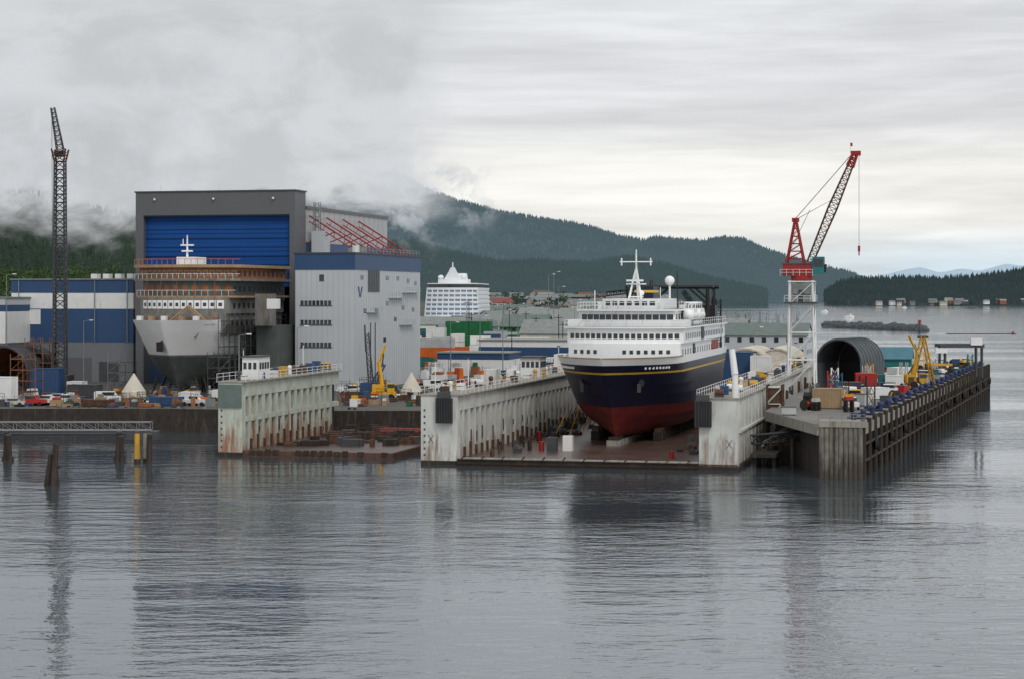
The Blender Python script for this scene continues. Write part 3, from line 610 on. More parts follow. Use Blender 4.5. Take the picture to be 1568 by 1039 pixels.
def quonset(px,d,z,r,ln,mo,mi_,name='quonset_hut',rot=-TH,ribs=True,wall=0,open_=True):
    b=B(name,(X(px,d),d,z),rot); n=14
    pr=[(r*math.cos(math.pi*i/n),wall+r*math.sin(math.pi*i/n)) for i in range(n+1)]
    for (rr,mm) in ((1,mo),(.955,mi_)):
        vs=[(x*rr,0,wall+(z_-wall)*rr) for x,z_ in pr]+[(x*rr,ln,wall+(z_-wall)*rr) for x,z_ in pr]
        b.add(vs,[(i,i+1,n+2+i,n+1+i) for i in range(n)],mm,True)
    b.add([(x,0,z_) for x,z_ in pr]+[(x*.955,0,wall+(z_-wall)*.955) for x,z_ in pr],[(i,i+1,n+2+i,n+1+i) for i in range(n)],mo)
    if wall: b.box(r-.2,r,0,ln,0,wall,mo); b.box(-r,-r+.2,0,ln,0,wall,mo)
    if open_: b.add([(x*.95,ln*.9,wall+(z_-wall)*.95) for x,z_ in pr],[tuple(range(n+1))],M_black); b.box(-r*.9,r*.9,ln*.85,ln*.9,0,wall+.1,M_black)  # black end face paints the dark of the interior
    else: b.add([(x*.98,.3,wall+(z_-wall)*.98) for x,z_ in pr],[tuple(range(n+1))],mo); b.box(-r*.25,r*.25,.15,.28,0,r*.6,M_dgrey)
    if ribs:
        k=0
        while k<ln:
            for i in range(n):
                p,q=pr[i],pr[i+1]; b.beam((p[0]*1.01,k,p[1]*1.01),(q[0]*1.01,k,q[1]*1.01),.14,mo)
            k+=1.6
    return b.done()
# right pier stuff
quonset(1284,352,7,4.3,12,M_shed,M_dgrey,'arched_workshop',rot=-TH-.3,ribs=True,wall=4.6)
house(1352,390,7,11,8,4.2,2.2,M_teal,mat('teal_roof',lin(60,110,125),.5),'teal_roofed_shed')
container(1268,292,7,'tan',4.2,h=3.0); container(1326,338,7,'red',3.4,r=-.1,h=3.4); container(1352,352,7,'teal',4,h=2.6); container(1370,350,7,'white',3); container(1298,322,7,'dgrey',4); container(1340,318,7,'white',3.5,r=.5,h=1.9)
for i,(px,d,c,k) in enumerate([(1292,318,'white','van'),(1312,330,'silver','pickup'),(1345,338,'blue','pickup'),(1382,372,'white','truck'),(1400,385,'silver','car'),(1415,392,'white','pickup'),(1362,331,'white','pickup'),(1310,312,'yellow','pickup'),(1300,290,'white','pickup'),(1430,410,'red','pickup'),(1395,352,'white','car')]): car(px,d,7,c,random.uniform(-.5,2),k)
def ycrane(px,d,z,name,s=1,lean=.5,m_=M_yel):
    b=B(name,(X(px,d),d,z))
    b.box(-2*s,2.6*s,-1.2*s,1.2*s,.8*s,1.5*s,m_); b.box(-1.8*s,.4*s,-1.3*s,1.3*s,1.5*s,2.9*s,m_); b.box(1*s,2.4*s,-1.25*s,.2*s,1.5*s,3.2*s,m_); b.box(1.1*s,2.43*s,-1.28*s,.1*s,2.3*s,3.0*s,M_glass)
    for x in (-1.5,0,1.8):
        for y in (-1.2,1.2): b.cyl((x*s,(y-.15)*s,.6*s),(x*s,(y+.15)*s,.6*s),.6*s,M_tire,n=12)
    p0=Vector((0,0,2.8*s));p1=Vector((.9*lean*s,0,7.2*s)); b.beam(p0,p1,.6*s,m_); b.beam(Vector((-1.2*s,0,2.6*s)),p0.lerp(p1,.55),.3*s,M_dgrey)
    p2=p1+Vector((-1.8*lean*s,0,3.2*s)); b.beam(p1,p2,.42*s,m_); b.beam(p0.lerp(p1,.8)+Vector((.5,0,0)),p1.lerp(p2,.5)+Vector((.3,0,0)),.22*s,M_dgrey)
    return b
ycrane(1398,350,7,'yellow_mobile_crane',.92,.9,M_yeld).done()
b=B('materials_lift',(X(1408,356),356,7)); b.lattice((-1.8,0,0),(.6,0,9.2),.8,.6,M_yeld,7,.11); b.lattice((2.6,0,0),(.8,0,9.0),.6,.5,M_yeld,7,.1); b.beam((-.4,0,9.2),(1.6,0,9.2),.4,M_dgrey); b.box(1.6,6,.0,.8,4,4.4,M_yeld); b.done()
b=B('boat_hoist',(X(1447,400),400,7)); 
for x in (0,7.5): b.beam((x,0,0),(x,0,6.4),.5,M_dgrey); b.beam((x,5,0),(x,5,6.4),.5,M_dgrey); b.beam((x,0,6.4),(x,5,6.4),.5,M_dgrey)
b.box(-1,8,-.3,.3,6.1,6.8,M_dgrey); b.box(-1,8,4.7,5.3,6.1,6.8,M_dgrey); b.box(5.2,7.5,-.6,.4,6.6,8,M_white); b.box(-2,.4,-.5,.5,5,6,M_white); b.done()
for i in range(120):
    t=random.random()**.8; p=a+(b_-a)*t-pn*random.uniform(2.2,14); 
    if p.y<275: continue
    q=B(random.choice(['equipment_crate','pallet_stack','cable_drum','work_platform']),(p.x,p.y,7),rz())
    c=COLS[random.choice(['blue','yellow','white','dgrey','red','white','teal','rust','black','white','silver'])]
    if q.name=='cable_drum': q.cyl((-.5,0,.8),(.5,0,.8),.5,c,n=12); q.cyl((-.6,0,.8),(-.5,0,.8),.8,M_wood,n=14); q.cyl((.5,0,.8),(.6,0,.8),.8,M_wood,n=14)
    elif q.name=='work_platform':
        q.lattice((0,0,.6),(0,0,random.uniform(2.5,5)),1.1,1.1,c,2,.1); q.box(-1,1,-.7,.7,.3,.7,c)
        for x in (-.7,.7):
            for y in (-.7,.7): q.cyl((x,y-.1,.3),(x,y+.1,.3),.3,M_tire)
    elif q.name=='pallet_stack':
        for k in range(random.randint(3,8)): q.box(-.7,.7,-.5,.5,k*.22,k*.22+.05,M_wood); q.box(-.6,-.4,-.5,.5,k*.22+.05,k*.22+.22,M_wood); q.box(.4,.6,-.5,.5,k*.22+.05,k*.22+.22,M_wood)
        q.box(-.6,.6,-.4,.4,k*.22+.22,k*.22+.7,c)
    else:
        hh=random.uniform(1,2.2); q.box(-1,1,-.8,.8,.15,hh,c); q.box(-1.05,1.05,-.85,.85,hh,hh+.08,M_dgrey); q.box(-.9,-.6,-.8,.8,0,.15,M_wood); q.box(.6,.9,-.8,.8,0,.15,M_wood)
    q.done()
b=B('access_gangway',(ob(45.5,4)[0],ob(45.5,4)[1],0),-TH)
b.lattice((.5,2,3.8),(9,5,4.6),1.2,1.2,M_black,7,.14); b.box(.5,4,0,9,1.5,2.0,M_wood); b.cyl((6,3,-1),(6,3,4),.3,M_wood); b.cyl((8,3,-1),(8,3,4),.3,M_wood); b.box(2,8,8,9.4,2.6,3.2,M_rust)
for i in range(6): b.cyl((1+i*1.5,6+random.random()*2,-1),(1+i*1.5,7,2.8+random.random()),.28,M_wood)
b.lattice((1,9,2),(8,14,6.8),1.0,1.0,M_roof,7,.1)
b.done()
b=B('stair_tower',(ob(45.6,30)[0],ob(45.6,30)[1],0),-TH)
for x in (0,2.2):
    for y in (0,2.2): b.beam((x,y,0),(x,y,10.4),.3,M_rust)
for k in range(4): b.box(0,2.2,0,2.2,2.4+k*2.5,2.55+k*2.5,M_dock); b.beam((0,0,2.4+k*2.5-2.3),(2.2,0,2.4+k*2.5),.2,M_dock)
b.box(.2,2,.2,2,5,9.8,M_rust); b.done()
quonset(1140,432,4,6.2,26,M_tarp,M_dgrey,'fabric_shelter',rot=-TH,wall=1.8,open_=False); quonset(1188,440,4,5.2,26,M_tarp,M_dgrey,'fabric_shelter',rot=-TH,wall=2.6,open_=False)
house(1160,520,4,26,16,9,3.2,M_lgrey,M_groof,'harbour_warehouse'); house(1060,560,4,30,16,10,3,M_grey,M_roof,'harbour_warehouse')
container(1130,424,4,'blue',6,h=7.5); container(1165,420,4,'white',4,h=6.8)
# yard left clutter
tent(205,372,4,2.4,5.0,False); tent(630,372,4,2.2,5.2)
quonset(4,395,4,5.5,14,M_dgrey,M_brown,'arched_shed',wall=4)
scaffold(16,362,4,5,3,9); scaffold(318,372,4,4.5,3,9,M_dgrey); scaffold(38,400,4,6,3,11); scaffold(165,400,4,5,3,8,M_roof)
container(72,392,4,'blue',6,h=5.2); container(130,378,4,'dgrey',6); container(118,392,4,'white',3); container(255,352,4,'blue',5.5,h=1.6); container(290,362,4,'white',3,h=2); container(150,350,4,'rust',5,h=1.2); container(8,356,4,'white',3.5,h=5)
for px,d,c,k in [(48,352,'red','pickup'),(72,354,'white','pickup'),(100,356,'white','pickup'),(120,381,'blue','pickup'),(90,366,'silver','car'),(165,362,'white','van'),(300,352,'white','pickup'),(345,368,'white','van'),(20,350,'silver','car'),(540,392,'white','pickup'),(665,410,'white','van'),(690,430,'silver','car'),(705,418,'red','pickup')]: car(px,d,4,c,random.uniform(-.4,.4),k)
ycrane(585,372,4,'knuckle_boom_crane',1.0,-.7).done()
b=B('crawler_crane',(X(568,378),378,4)); b.box(-2,2,-1.5,1.5,1,3,M_blue2)
for y in (-1.5,1.5): b.box(-2.4,2.4,y-.4,y+.4,0,1,M_black)
b.lattice((0,0,3),(-.8,0,12.5),.9,.7,M_dgrey,8,.12); b.beam((-1.0,0,9),(-1.2,0,14),.25,M_dgrey); b.lattice((.6,0,3),(2.6,0,6.6),.9,.5,M_blue2,4,.14); b.done()
for l in [(366,330,4,13),(455,352,4,14),(128,430,4,14),(10,420,4,24),(840,620,4,26),(848,640,4,27),(855,600,4,22),(793,560,4,17),(735,520,4,14),(880,600,4,18),(1155,460,4,12),(690,470,4,13),(770,470,4,16)]: lamp(*l)
def rubble(name,px0,px1,d0,d1,z,n,cols,smin=.5,smax=3,hmax=2):
    for i in range(n):
        d=random.uniform(d0,d1);px=random.uniform(px0,px1); b=B(name,(X(px,d),d,z),rz() if random.random()<.4 else -TH); c=COLS[random.choice(cols)]
        w_=random.uniform(smin,smax);l=random.uniform(smin,smax);h=random.uniform(.3,hmax)
        k=random.random()
        if k<.4:
            b.box(-w_/2,w_/2,-l/2,l/2,0,h*.7,c); b.box(-w_/3,w_/4,-l/3,l/3,h*.7,h,random.choice(list(COLS.values()))); b.beam((-w_/2,-l/2,0),(-w_/2,-l/2,h*1.4),.1,M_dgrey)
        elif k<.7:
            for j in range(5): b.cyl((-l,j*.35-.7,.2+.3*(j%2)),(l,j*.35-.7,.2+.3*(j%2)),.17,c,n=6)
        else:
            b.extx([(-w_/2,0),(w_/2,0),(w_/3,h),(-w_/3,h)],-l/2,l/2,c)
            b.rail((-w_/2,-l/2,h),(w_/2,-l/2,h),M_dgrey,step=1)
        b.done()
rubble('steel_stock',-5,330,346,395,4,150,['rust','dgrey','white','brown','blue','grey','rust','tan','dgrey'],.4,2.4)
rubble('steel_stock',520,700,348,420,4,130,['rust','dgrey','white','brown','grey','rust','green','tan','blue'],.4,2.4,hmax=2.4)
rubble('yard_equipment',650,880,430,620,4,170,['white','grey','dgrey','blue','brown','orange','silver','white'],1,4,3.5)
b=B('timber_bulkhead')
for i in range(90):
    x=-110+i*.95; y=352-(x+110)*.13-.6
    if x<-14: b.cyl((x,y,-1),(x,y,3.6+random.random()*.7),.33,M_wood if random.random()<.85 else M_conc,n=6)
b.done()
b=B('gangway_bridge',(X(232,287),287,0),0)
Lw=40
b.box(-Lw,0,-.9,.9,4.0,4.2,M_conc)
for y in (-.9,.9):
    b.beam((-Lw,y,4.1),(0,y,4.1),.22,M_grey); b.beam((-Lw,y,5.3),(0,y,5.3),.16,M_grey)
    for i in range(20): b.beam((-i*2,y,4.1),(-i*2,y,5.3),.1,M_grey); b.beam((-i*2,y,4.1),(-i*2-2,y,5.3),.07,M_grey)
b.cyl((-Lw,-1,3.7),(0,-1,3.7),.18,M_dgrey)
b.box(-3.5,1,-1.5,1.5,2.8,4.0,M_dgrey); b.box(-Lw,-Lw+1,-1,1,1,4,M_dgrey); b.done()
for px,d,h,mm,ln in [(179,283,4.0,M_wood,.3),(187,283,3.4,M_wood,-.2),(210,280,4.2,M_yeld,0),(224,281,4.2,M_conc,-.1),(228,280,3.9,M_wood,.1),(8,284,4,M_wood,.2),(16,283,3.6,M_wood,-.3)]:
    b=B('mooring_pile',(X(px,d),d,0)); b.cyl((0,0,-2),(ln,0,h),.42,mm,r2=.38,n=9); b.cyl((ln,0,h),(ln,0,h+.25),.45,M_dgrey,n=9); b.cyl((0,0,-.3),(0,0,.5),.5,M_wood,n=9); b.done()
b=B('broken_timber_pile',(X(80,246),246,0)); b.cyl((0,0,-2),(.5,0,5.2),.55,M_wood,r2=.35,n=7); b.cyl((-.9,0,-2),(-.2,0,4.0),.45,M_wood,r2=.25,n=7); b.cyl((.8,.2,-2),(.3,0,3.0),.4,M_wood,r2=.3,n=7); b.beam((-.8,0,1.8),(1,0,2.4),.3,M_wood); b.done()
# ---------------- town
HC=[M_white,M_lgrey,M_tarp,M_sand,M_blue2,mat('house_red',lin(120,60,54),.7),M_roof,mat('house_green',lin(90,120,100),.7),M_white,M_tarp,M_lgrey,M_white]
RC=[M_roof,M_dgrey,M_groof,M_roof,mat('roof_brown',lin(95,86,78),.8),M_roof,M_groof,M_grey]
RR=mat('roof_red',lin(125,72,66),.7)
container(653,600,4,'yellow',5,h=6.5); container(668,640,4,'white',6,h=9); container(680,600,4,'orange',8,h=3); container(676,630,4,'silver',6,h=6); container(702,590,4,'orange',12,h=4.2); container(718,640,4,'green',15,h=11)
container(712,610,4,'green',12,r=0,h=6.8); container(745,640,4,'teal',9,h=5); container(762,600,4,'yellow',7,h=3); container(690,560,4,'blue',10,h=3); container(735,560,4,'orange',5,h=3); container(755,560,4,'silver',7,h=3.5)
for i in range(56):
    d=random.uniform(540,720); px=random.uniform(648,810); ln=random.choice([6,6,12]); st=random.randint(1,3)
    bb=B('container_stack',(X(px,d),d,4),random.choice([-TH,-TH,1.2,0]))
    for k in range(st):
        c=COLS[random.choice(['white','silver','green','orange','blue','grey','teal','white','rust','yellow'])]
        bb.box(-ln/2,ln/2,-1.2,1.2,k*2.6+.05,k*2.6+2.55,c)
        for q in range(int(ln/.8)): bb.box(-ln/2+.2+q*.8,-ln/2+.5+q*.8,-1.25,1.25,k*2.6+.15,k*2.6+2.45,c)
    bb.done()
b=banded('blue_striped_shed',(X(800,520),520),-12,16,14,4,[(7.5,M_white),(10,M_blue2),(11.6,M_white)]); 
for i in range(7): b.box(-11+i*3.6,-9+i*3.6,-.2,-.05,4.2,7,M_dgrey)
b.done()
b=banded('blue_striped_shed',(X(730,480),480),-10,8,12,4,[(8,M_white),(9.5,M_blue2)]); b.done()
house(842,570,4,18,14,8.5,4,M_tarp,M_roof,'warehouse'); house(800,660,4,16,14,9,4,M_green,M_groof,'warehouse'); house(835,760,tz(835,760),24,16,9,4,M_lgrey,M_roof,'warehouse')
house(675,760,tz(675,760),20,12,7,3,M_white,M_roof,'warehouse'); house(745,790,tz(745,790),20,12,7,3,M_tarp,M_roof,'warehouse')
for i in range(60):
    px=random.uniform(690,905); d=random.uniform(600,850); house(px,d,tz(px,d),random.uniform(6,14),random.uniform(7,12),random.uniform(3,7),random.uniform(1.5,3),random.choice(HC),random.choice(RC),r=random.uniform(-.6,.3))
for i in range(80):
    px=random.uniform(735,1070); d=random.uniform(850,1500); house(px,d,tz(px,d),random.uniform(8,17),random.uniform(8,12),random.uniform(3.5,7),random.uniform(1.5,3),random.choice(HC),RR if i in (5,30,55) else random.choice(RC),r=random.uniform(-.6,.6))
for i in range(14): house(random.uniform(-20,200),random.uniform(620,900),4+random.uniform(6,16),random.uniform(8,14),9,5,3,random.choice(HC),random.choice(RC),r=random.uniform(-.5,.5))
for i in range(14):
    px=random.uniform(700,900); d=random.uniform(500,800); b=B('utility_pole',(X(px,d),d,tz(px,d))); hh=random.uniform(10,18); b.cyl((0,0,0),(0,0,hh),.16,M_wood,r2=.1); b.beam((-1.2,0,hh-.8),(1.2,0,hh-.8),.14,M_wood); b.done()
def boat(px,d,z=0,s=1,mast=12,c=M_wclean):
    b=B('sailboat' if mast>8 else 'fishing_boat',(X(px,d),d,z),rz()); 
    hullp=[(-4*s,-1.2*s),(2*s,-1.3*s),(4.6*s,0),(2*s,1.3*s),(-4*s,1.2*s)]; b.prism(hullp,-.3,1.3*s,c); b.box(-2*s,1.4*s,-.9*s,.9*s,1.3*s,2.5*s,M_wclean); b.box(-1.8*s,1.45*s,-.93*s,.93*s,1.8*s,2.2*s,M_glass)
    b.cyl((.3,0,1),(.3,0,mast),.12,M_roof,n=5); b.cyl((.3,0,3),(-3.4*s,0,3.2),.09,M_roof,n=5); b.cyl((.3,0,mast),(4.4*s,0,1.3),.04,M_dgrey,n=3); return b.done()
for i in range(60): boat(random.uniform(1112,1225),random.uniform(780,1100),0,random.uniform(.9,1.5),random.uniform(9,17),random.choice([M_wclean,M_wclean,M_navy,M_wclean]))
for i in range(8): boat(random.uniform(1120,1200),random.uniform(650,760),0,1.6,10)
for px,d in ((1262,2600),(1300,2000),(1385,3300)): boat(px,d,0,1.3,5)
# cruise ship
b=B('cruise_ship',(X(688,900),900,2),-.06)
def cp(w_,y0,k,y1=150): return fpts(w_,y0,y1,k,10)
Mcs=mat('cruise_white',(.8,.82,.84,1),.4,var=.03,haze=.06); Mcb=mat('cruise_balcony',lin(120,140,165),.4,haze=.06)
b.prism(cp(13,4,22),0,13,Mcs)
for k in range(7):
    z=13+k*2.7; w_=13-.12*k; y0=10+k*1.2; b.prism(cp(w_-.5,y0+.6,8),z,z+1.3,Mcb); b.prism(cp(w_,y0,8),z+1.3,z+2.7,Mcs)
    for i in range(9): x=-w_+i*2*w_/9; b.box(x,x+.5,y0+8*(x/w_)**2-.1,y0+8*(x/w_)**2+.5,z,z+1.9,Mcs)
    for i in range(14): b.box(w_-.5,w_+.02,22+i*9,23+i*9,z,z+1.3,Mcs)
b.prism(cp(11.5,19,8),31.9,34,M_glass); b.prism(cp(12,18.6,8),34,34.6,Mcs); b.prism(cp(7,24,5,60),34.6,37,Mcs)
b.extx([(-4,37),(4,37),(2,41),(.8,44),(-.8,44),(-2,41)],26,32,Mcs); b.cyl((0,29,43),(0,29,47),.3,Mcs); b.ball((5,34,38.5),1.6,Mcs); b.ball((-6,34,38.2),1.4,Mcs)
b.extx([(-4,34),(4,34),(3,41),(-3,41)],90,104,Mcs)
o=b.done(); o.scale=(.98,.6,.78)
# ---------------- terrain & forest
def interp(px,pts): return float(np.interp(px,[p[0] for p in pts],[p[1] for p in pts]))
def terrain(name,pxs,yn,shoreY,ridgeY,prof,mt,ntrees,hmin,hmax,mtree,nz=.12,seed=0,layers=2,sides=5,back=900,fseed=3,zmin=-3):
    nx=len(pxs); ys=np.linspace(0,1,yn); V=np.zeros((yn+3,nx,3))
    for i,px in enumerate(pxs):
        sy=shoreY(px); ry=ridgeY; zr=Zh(interp(px,prof),ry)
        for j,t in enumerate(ys):
            Y=sy+(ry-sy)*t; x=X(px,Y); g=t**.85
            nn=noise.fractal(Vector((x*.0016+seed,Y*.0016,seed)),.9,2.1,5)
            z=zr*g*(1+nz*4*nn*(1-t)*min(1,t*4))
            V[j,i]=(x,Y,max(zmin,z) if t>0 else zmin)
        for q in range(3):
            Y=ry+back*(q+1)/3; V[yn+q,i]=(X(px,Y),Y,max(zmin,zr*(1-.4*(q+1))) )
    v=V.reshape(-1,3); R=yn+3
    idx=np.arange(R*nx).reshape(R,nx); f=np.stack([idx[:-1,:-1],idx[:-1,1:],idx[1:,1:],idx[1:,:-1]],-1).reshape(-1,4)
    npmesh(name,v,f,mt,True)
    fi=rng.uniform(0,nx-1.001,ntrees); fj=rng.uniform(0,yn-1.001,ntrees)
    nr=int(ntrees*.10); fj[:nr]=rng.uniform(yn-1.9,yn-.9,nr)
    i0=fi.astype(int);j0=fj.astype(int);u=(fi-i0)[:,None];vv=(fj-j0)[:,None]
    P=V[j0,i0]*(1-u)*(1-vv)+V[j0,i0+1]*u*(1-vv)+V[j0+1,i0]*(1-u)*vv+V[j0+1,i0+1]*u*vv
    P=P[P[:,2]>1.0]; n=len(P); hh=rng.uniform(hmin,hmax,n)*(.75+.5*rng.random(n)); rr=hh*rng.uniform(.17,.27,n)
    vs=[];fs=[];per=layers*(sides+1)
    for l in range(layers):
        z0=hh*(.05+.8*l/layers); z1=hh*min(1,(.05+.8*l/layers)+.95/layers+.25) if l<layers-1 else hh
        rl=rr*(1-.75*l/layers)
        for k in range(sides):
            an=2*math.pi*k/sides+rng.uniform(-.4,.4,n)+l; rj=rl*rng.uniform(.6,1.25,n)
            vs.append(np.stack([P[:,0]+rj*np.cos(an),P[:,1]+rj*np.sin(an),P[:,2]+z0-rng.uniform(0,.06,n)*hh],-1))
        vs.append(np.stack([P[:,0]+rng.uniform(-.03,.03,n)*hh,P[:,1],P[:,2]+z1],-1))
    VV=np.stack(vs,1).reshape(-1,3); base=(np.arange(n)*per)[:,None]
    for l in range(layers):
        o=l*(sides+1)
        for k in range(sides): fs.append(base+np.array([o+k,o+(k+1)%sides,o+sides]))
    FF=np.concatenate(fs,0); npmesh(mtree[0],VV,FF,mtree[1])
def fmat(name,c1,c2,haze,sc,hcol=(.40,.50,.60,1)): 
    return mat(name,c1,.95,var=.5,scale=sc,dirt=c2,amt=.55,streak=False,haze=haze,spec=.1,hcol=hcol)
HZ=(.36,.51,.63,1)  # airlight colour the far hill materials emit as painted haze
farprof=[(-500,150),(0,165),(300,190),(500,226),(600,262),(625,278),(660,296),(700,310),(760,326),(830,338),(880,345),(910,352),(950,365),(985,371),(1000,366),(1040,370),(1075,372),(1110,366),(1140,370),(1165,382),(1200,394),(1260,412),(1300,420),(1340,436),(1380,449)]
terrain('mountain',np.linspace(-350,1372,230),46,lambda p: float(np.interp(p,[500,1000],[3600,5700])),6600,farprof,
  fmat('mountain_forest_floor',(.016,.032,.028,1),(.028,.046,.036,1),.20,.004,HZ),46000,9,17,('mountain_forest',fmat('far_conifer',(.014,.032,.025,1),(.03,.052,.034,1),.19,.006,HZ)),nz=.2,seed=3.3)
lowprof=[(500,410),(560,385),(620,372),(700,392),(760,405),(830,404),(900,408),(960,398),(1020,410),(1080,428),(1150,444),(1180,450)]
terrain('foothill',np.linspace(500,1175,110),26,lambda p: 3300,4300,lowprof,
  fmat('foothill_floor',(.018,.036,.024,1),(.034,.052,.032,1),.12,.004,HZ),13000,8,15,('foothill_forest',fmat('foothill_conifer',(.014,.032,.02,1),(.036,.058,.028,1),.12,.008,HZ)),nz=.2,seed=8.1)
nearprof=[(-300,270),(-60,296),(0,306),(40,318),(100,330),(150,338),(190,352),(240,372),(320,402),(420,430),(520,446)]
terrain('hillside',np.linspace(-300,520,110),30,lambda p: 900,1500,nearprof,
  fmat('hillside_floor',(.02,.036,.016,1),(.04,.065,.025,1),.02,.02),9000,7,14,('hillside_forest',fmat('near_conifer',(.014,.03,.014,1),(.045,.075,.024,1),.03,.03)),nz=.15,seed=5.5,layers=4,sides=6,back=300)
ptprof=[(1262,452),(1285,436),(1310,431),(1400,429),(1440,431),(1500,426),(1540,420),(1600,412),(1700,405),(1900,395)]
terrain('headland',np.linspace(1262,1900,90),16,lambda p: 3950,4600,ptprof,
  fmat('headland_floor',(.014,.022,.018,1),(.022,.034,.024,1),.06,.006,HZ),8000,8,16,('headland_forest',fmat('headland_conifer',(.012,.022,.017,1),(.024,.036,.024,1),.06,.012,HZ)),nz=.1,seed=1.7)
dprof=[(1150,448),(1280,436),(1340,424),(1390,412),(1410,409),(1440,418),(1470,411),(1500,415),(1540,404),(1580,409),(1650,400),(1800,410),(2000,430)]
terrain('distant_mountains',np.linspace(1150,2000,90),10,lambda p:14000,17000,dprof,mat('distant_mountain_haze_blue',(.30,.40,.50,1),1,haze=.75,var=.05,hcol=(.46,.60,.72,1)),10,1,2,('distant_trees',MC['distant_mountain_haze_blue']),nz=.1,zmin=-5)  # distance haze is painted in by the blue base colour and emission
for i in range(22): house(random.choice([random.uniform(1340,1480),random.uniform(1300,1600)]),random.uniform(3925,3960),random.uniform(2,8),random.uniform(8,18),10,random.uniform(3,6),3,random.choice([M_roof,M_brown,M_white,M_dgrey,M_tarp]),random.choice(RC),r=0)
for px in (1130,1140,1155,1105,1118,1163): house(px,5600,5,random.uniform(14,34),14,7,5,M_white,M_roof,r=0)
# deciduous scrub
def scrub(name,px0,px1,d0,d1,z0,nc,rr,m_,zf=None,k=110,leaf=.45):
    c0=[]
    for i in range(nc):
        d=random.uniform(d0,d1);px=random.uniform(px0,px1); c0.append((X(px,d),d,(z0+(d-d0)*.12+random.uniform(0,2)) if zf is None else zf(px,d)-1,random.uniform(*rr)))
    VV=[]
    for (x,y,z,r) in c0:
        dr=rng.normal(size=(k,3)); dr/=np.linalg.norm(dr,axis=1)[:,None]; P=np.array([x,y,z+r])+dr*(r*(.55+.5*rng.random((k,1))))*np.array([1,1,.9])
        VV.append(np.stack([P+rng.normal(size=(k,3))*leaf for q in range(3)],1).reshape(-1,3))
    VV=np.concatenate(VV,0); npmesh(name,VV,np.arange(len(VV)).reshape(-1,3),m_)
scrub('deciduous_thicket',-30,215,540,640,14,150,(2,4.2),fmat('leaf_green',(.05,.09,.025,1),(.09,.13,.03,1),.01,.12))
scrub('town_trees',690,1075,760,1540,5,420,(2,4.8),fmat('leaf_green_dark',(.03,.055,.025,1),(.05,.08,.03,1),.04,.1),zf=tz,k=70,leaf=.8)
# breakwater
b=B('breakwater'); 
for i in range(420):
    t=random.random(); x=X(1262+t*155,1420-t*160+0); y=1420-t*160+random.uniform(-7,7); r=random.uniform(1.2,2.8); z=1.5-abs(random.gauss(0,1.3))+2.2*(1-abs(y-(1420-t*160))/7)
    b.ball((x,y,z),r,M_rock,5,4,.7)
b.done()
b=B('navigation_marker',(X(1408,1262),1262,0)); b.cyl((0,0,0),(0,0,7),.3,M_dgrey); b.box(-1,1,-.1,.1,5,7,M_cred); b.done()
b=B('floating_log_boom',(X(1500,1180),1180,0)); b.cyl((-20,0,.1),(22,0,.1),.3,M_wood,n=6); b.ball((20,0,.8),.7,M_cred); b.done()
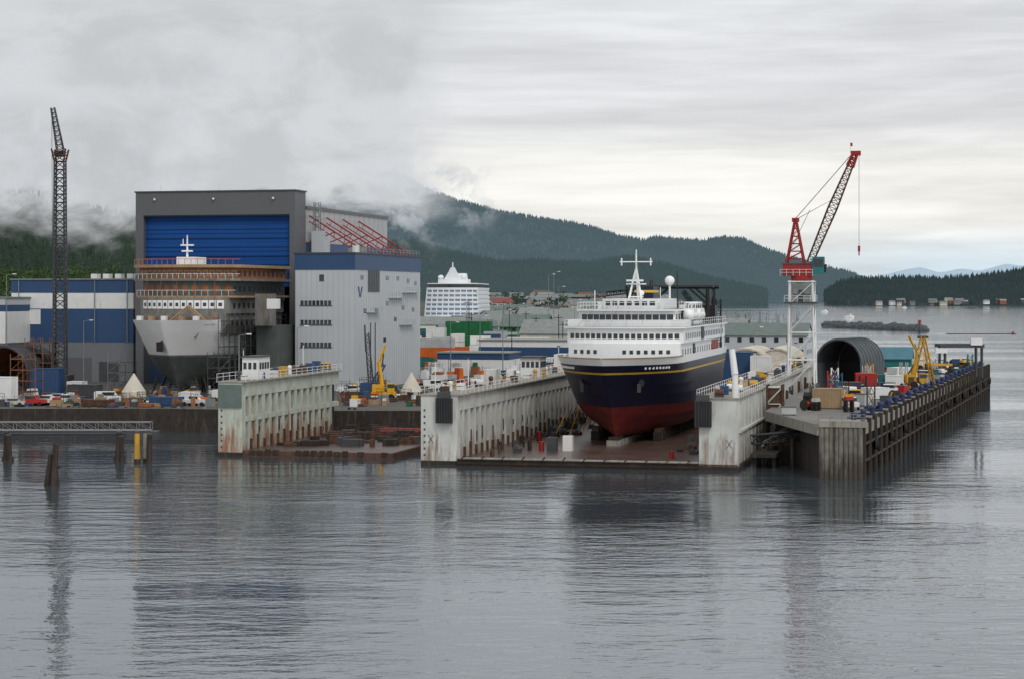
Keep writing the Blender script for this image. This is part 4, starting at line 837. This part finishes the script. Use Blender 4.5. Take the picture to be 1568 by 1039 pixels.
# ---------------- low cloud bank (curved soft-edged sheets, grey brightness painted by emission)
def cloud(name,px0,px1,y0,y1,d,seed,bottom,right,top,dens,col,left=None,patch=None):
    x0,x1=X(px0,d),X(px1,d); z1,z0=Zh(y0,d),Zh(y1,d); nx=24
    vs=[];fs=[]
    for i in range(nx+1):
        t=i/nx
        for j in range(9):
            k=j/8; vs.append((x0+(x1-x0)*t, d+.012*d*math.sin(t*7+seed)*math.sin(k*3), z0+(z1-z0)*k))
    for i in range(nx):
        for j in range(8): fs.append((i*9+j,(i+1)*9+j,(i+1)*9+j+1,i*9+j+1))
    m=bpy.data.materials.new(name+'_emissive_vapour'); m.use_nodes=True; nt=m.node_tree; N=nt.nodes; L=nt.links
    for n in list(N): N.remove(n)
    tc=N.new('ShaderNodeTexCoord'); sp=N.new('ShaderNodeSeparateXYZ'); L.new(tc.outputs['Object'],sp.inputs[0])
    def M(op,a,b):
        q=N.new('ShaderNodeMath'); q.operation=op
        for i,x in enumerate((a,b)):
            if isinstance(x,(int,float)): q.inputs[i].default_value=x
            else: L.new(x,q.inputs[i])
        return q.outputs[0]
    def R(v,a,b,c=0,e=1):
        q=N.new('ShaderNodeMapRange'); q.interpolation_type='SMOOTHSTEP'
        for i,x in enumerate((a,b,c,e)): q.inputs[i+1].default_value=x
        L.new(v,q.inputs[0]); return q.outputs[0]
    def NZ(sc,st,det=6,off=0):
        mp=N.new('ShaderNodeMapping'); mp.inputs['Scale'].default_value=st; mp.inputs['Location'].default_value=(seed*13+off,0,seed*7); L.new(tc.outputs['Object'],mp.inputs[0])
        n=N.new('ShaderNodeTexNoise'); n.inputs['Scale'].default_value=sc; n.inputs['Detail'].default_value=det; n.inputs['Roughness'].default_value=.58; n.inputs['Distortion'].default_value=.4; L.new(mp.outputs[0],n.inputs['Vector']); return n.outputs[0]
    s=d/F
    nb=M('MULTIPLY',M('SUBTRACT',NZ(1/(90*s),(1,1,1.6)),.5),150*s)
    zz=M('ADD',sp.outputs[2],nb)
    a=R(zz,Zh(bottom[1],d),Zh(bottom[0],d))
    xx=M('ADD',sp.outputs[0],M('MULTIPLY',M('SUBTRACT',NZ(1/(120*s),(1,1,1),5,31),.5),200*s))
    a=M('MULTIPLY',a,R(xx,X(right[0],d),X(right[1],d),1,0))
    a=M('MULTIPLY',a,R(sp.outputs[2],Zh(top[0],d),Zh(top[1],d),1,0))
    if left: a=M('MULTIPLY',a,R(xx,X(left[0],d),X(left[1],d)))
    if patch: a=M('MULTIPLY',a,R(NZ(1/(patch[2]*s),(1,1,1.3),6,77),patch[0],patch[1]))
    a=M('MULTIPLY',a,dens)
    cm=N.new('ShaderNodeMix'); cm.data_type='RGBA'; cm.inputs[6].default_value=tuple(c*.88 for c in col)+(1,); cm.inputs[7].default_value=tuple(c*1.04 for c in col)+(1,)
    L.new(R(NZ(1/(170*s),(1,1,1.8),5,9),.35,.65),cm.inputs[0])
    em=N.new('ShaderNodeEmission'); L.new(cm.outputs[2],em.inputs[0]); tr=N.new('ShaderNodeBsdfTransparent'); ms=N.new('ShaderNodeMixShader'); L.new(a,ms.inputs[0]); L.new(tr.outputs[0],ms.inputs[1]); L.new(em.outputs[0],ms.inputs[2])  # sheet glows in sky grey, standing in for light scattered by cloud
    o=N.new('ShaderNodeOutputMaterial'); L.new(ms.outputs[0],o.inputs[0])
    b=B(name); b.add(vs,fs,m,True); b.done()
cloud('low_cloud',-500,900,-80,420,3200,2,(285,345),(585,715),(60,-60),1.0,(.64,.66,.685))
cloud('low_cloud',520,880,220,440,3120,5,(300,400),(640,820),(270,240),.75,(.60,.64,.68),(540,610),(.44,.62,55))
cloud('low_cloud',-300,330,100,420,860,9,(295,385),(200,300),(190,130),.95,(.60,.62,.645),None,(.26,.48,130))
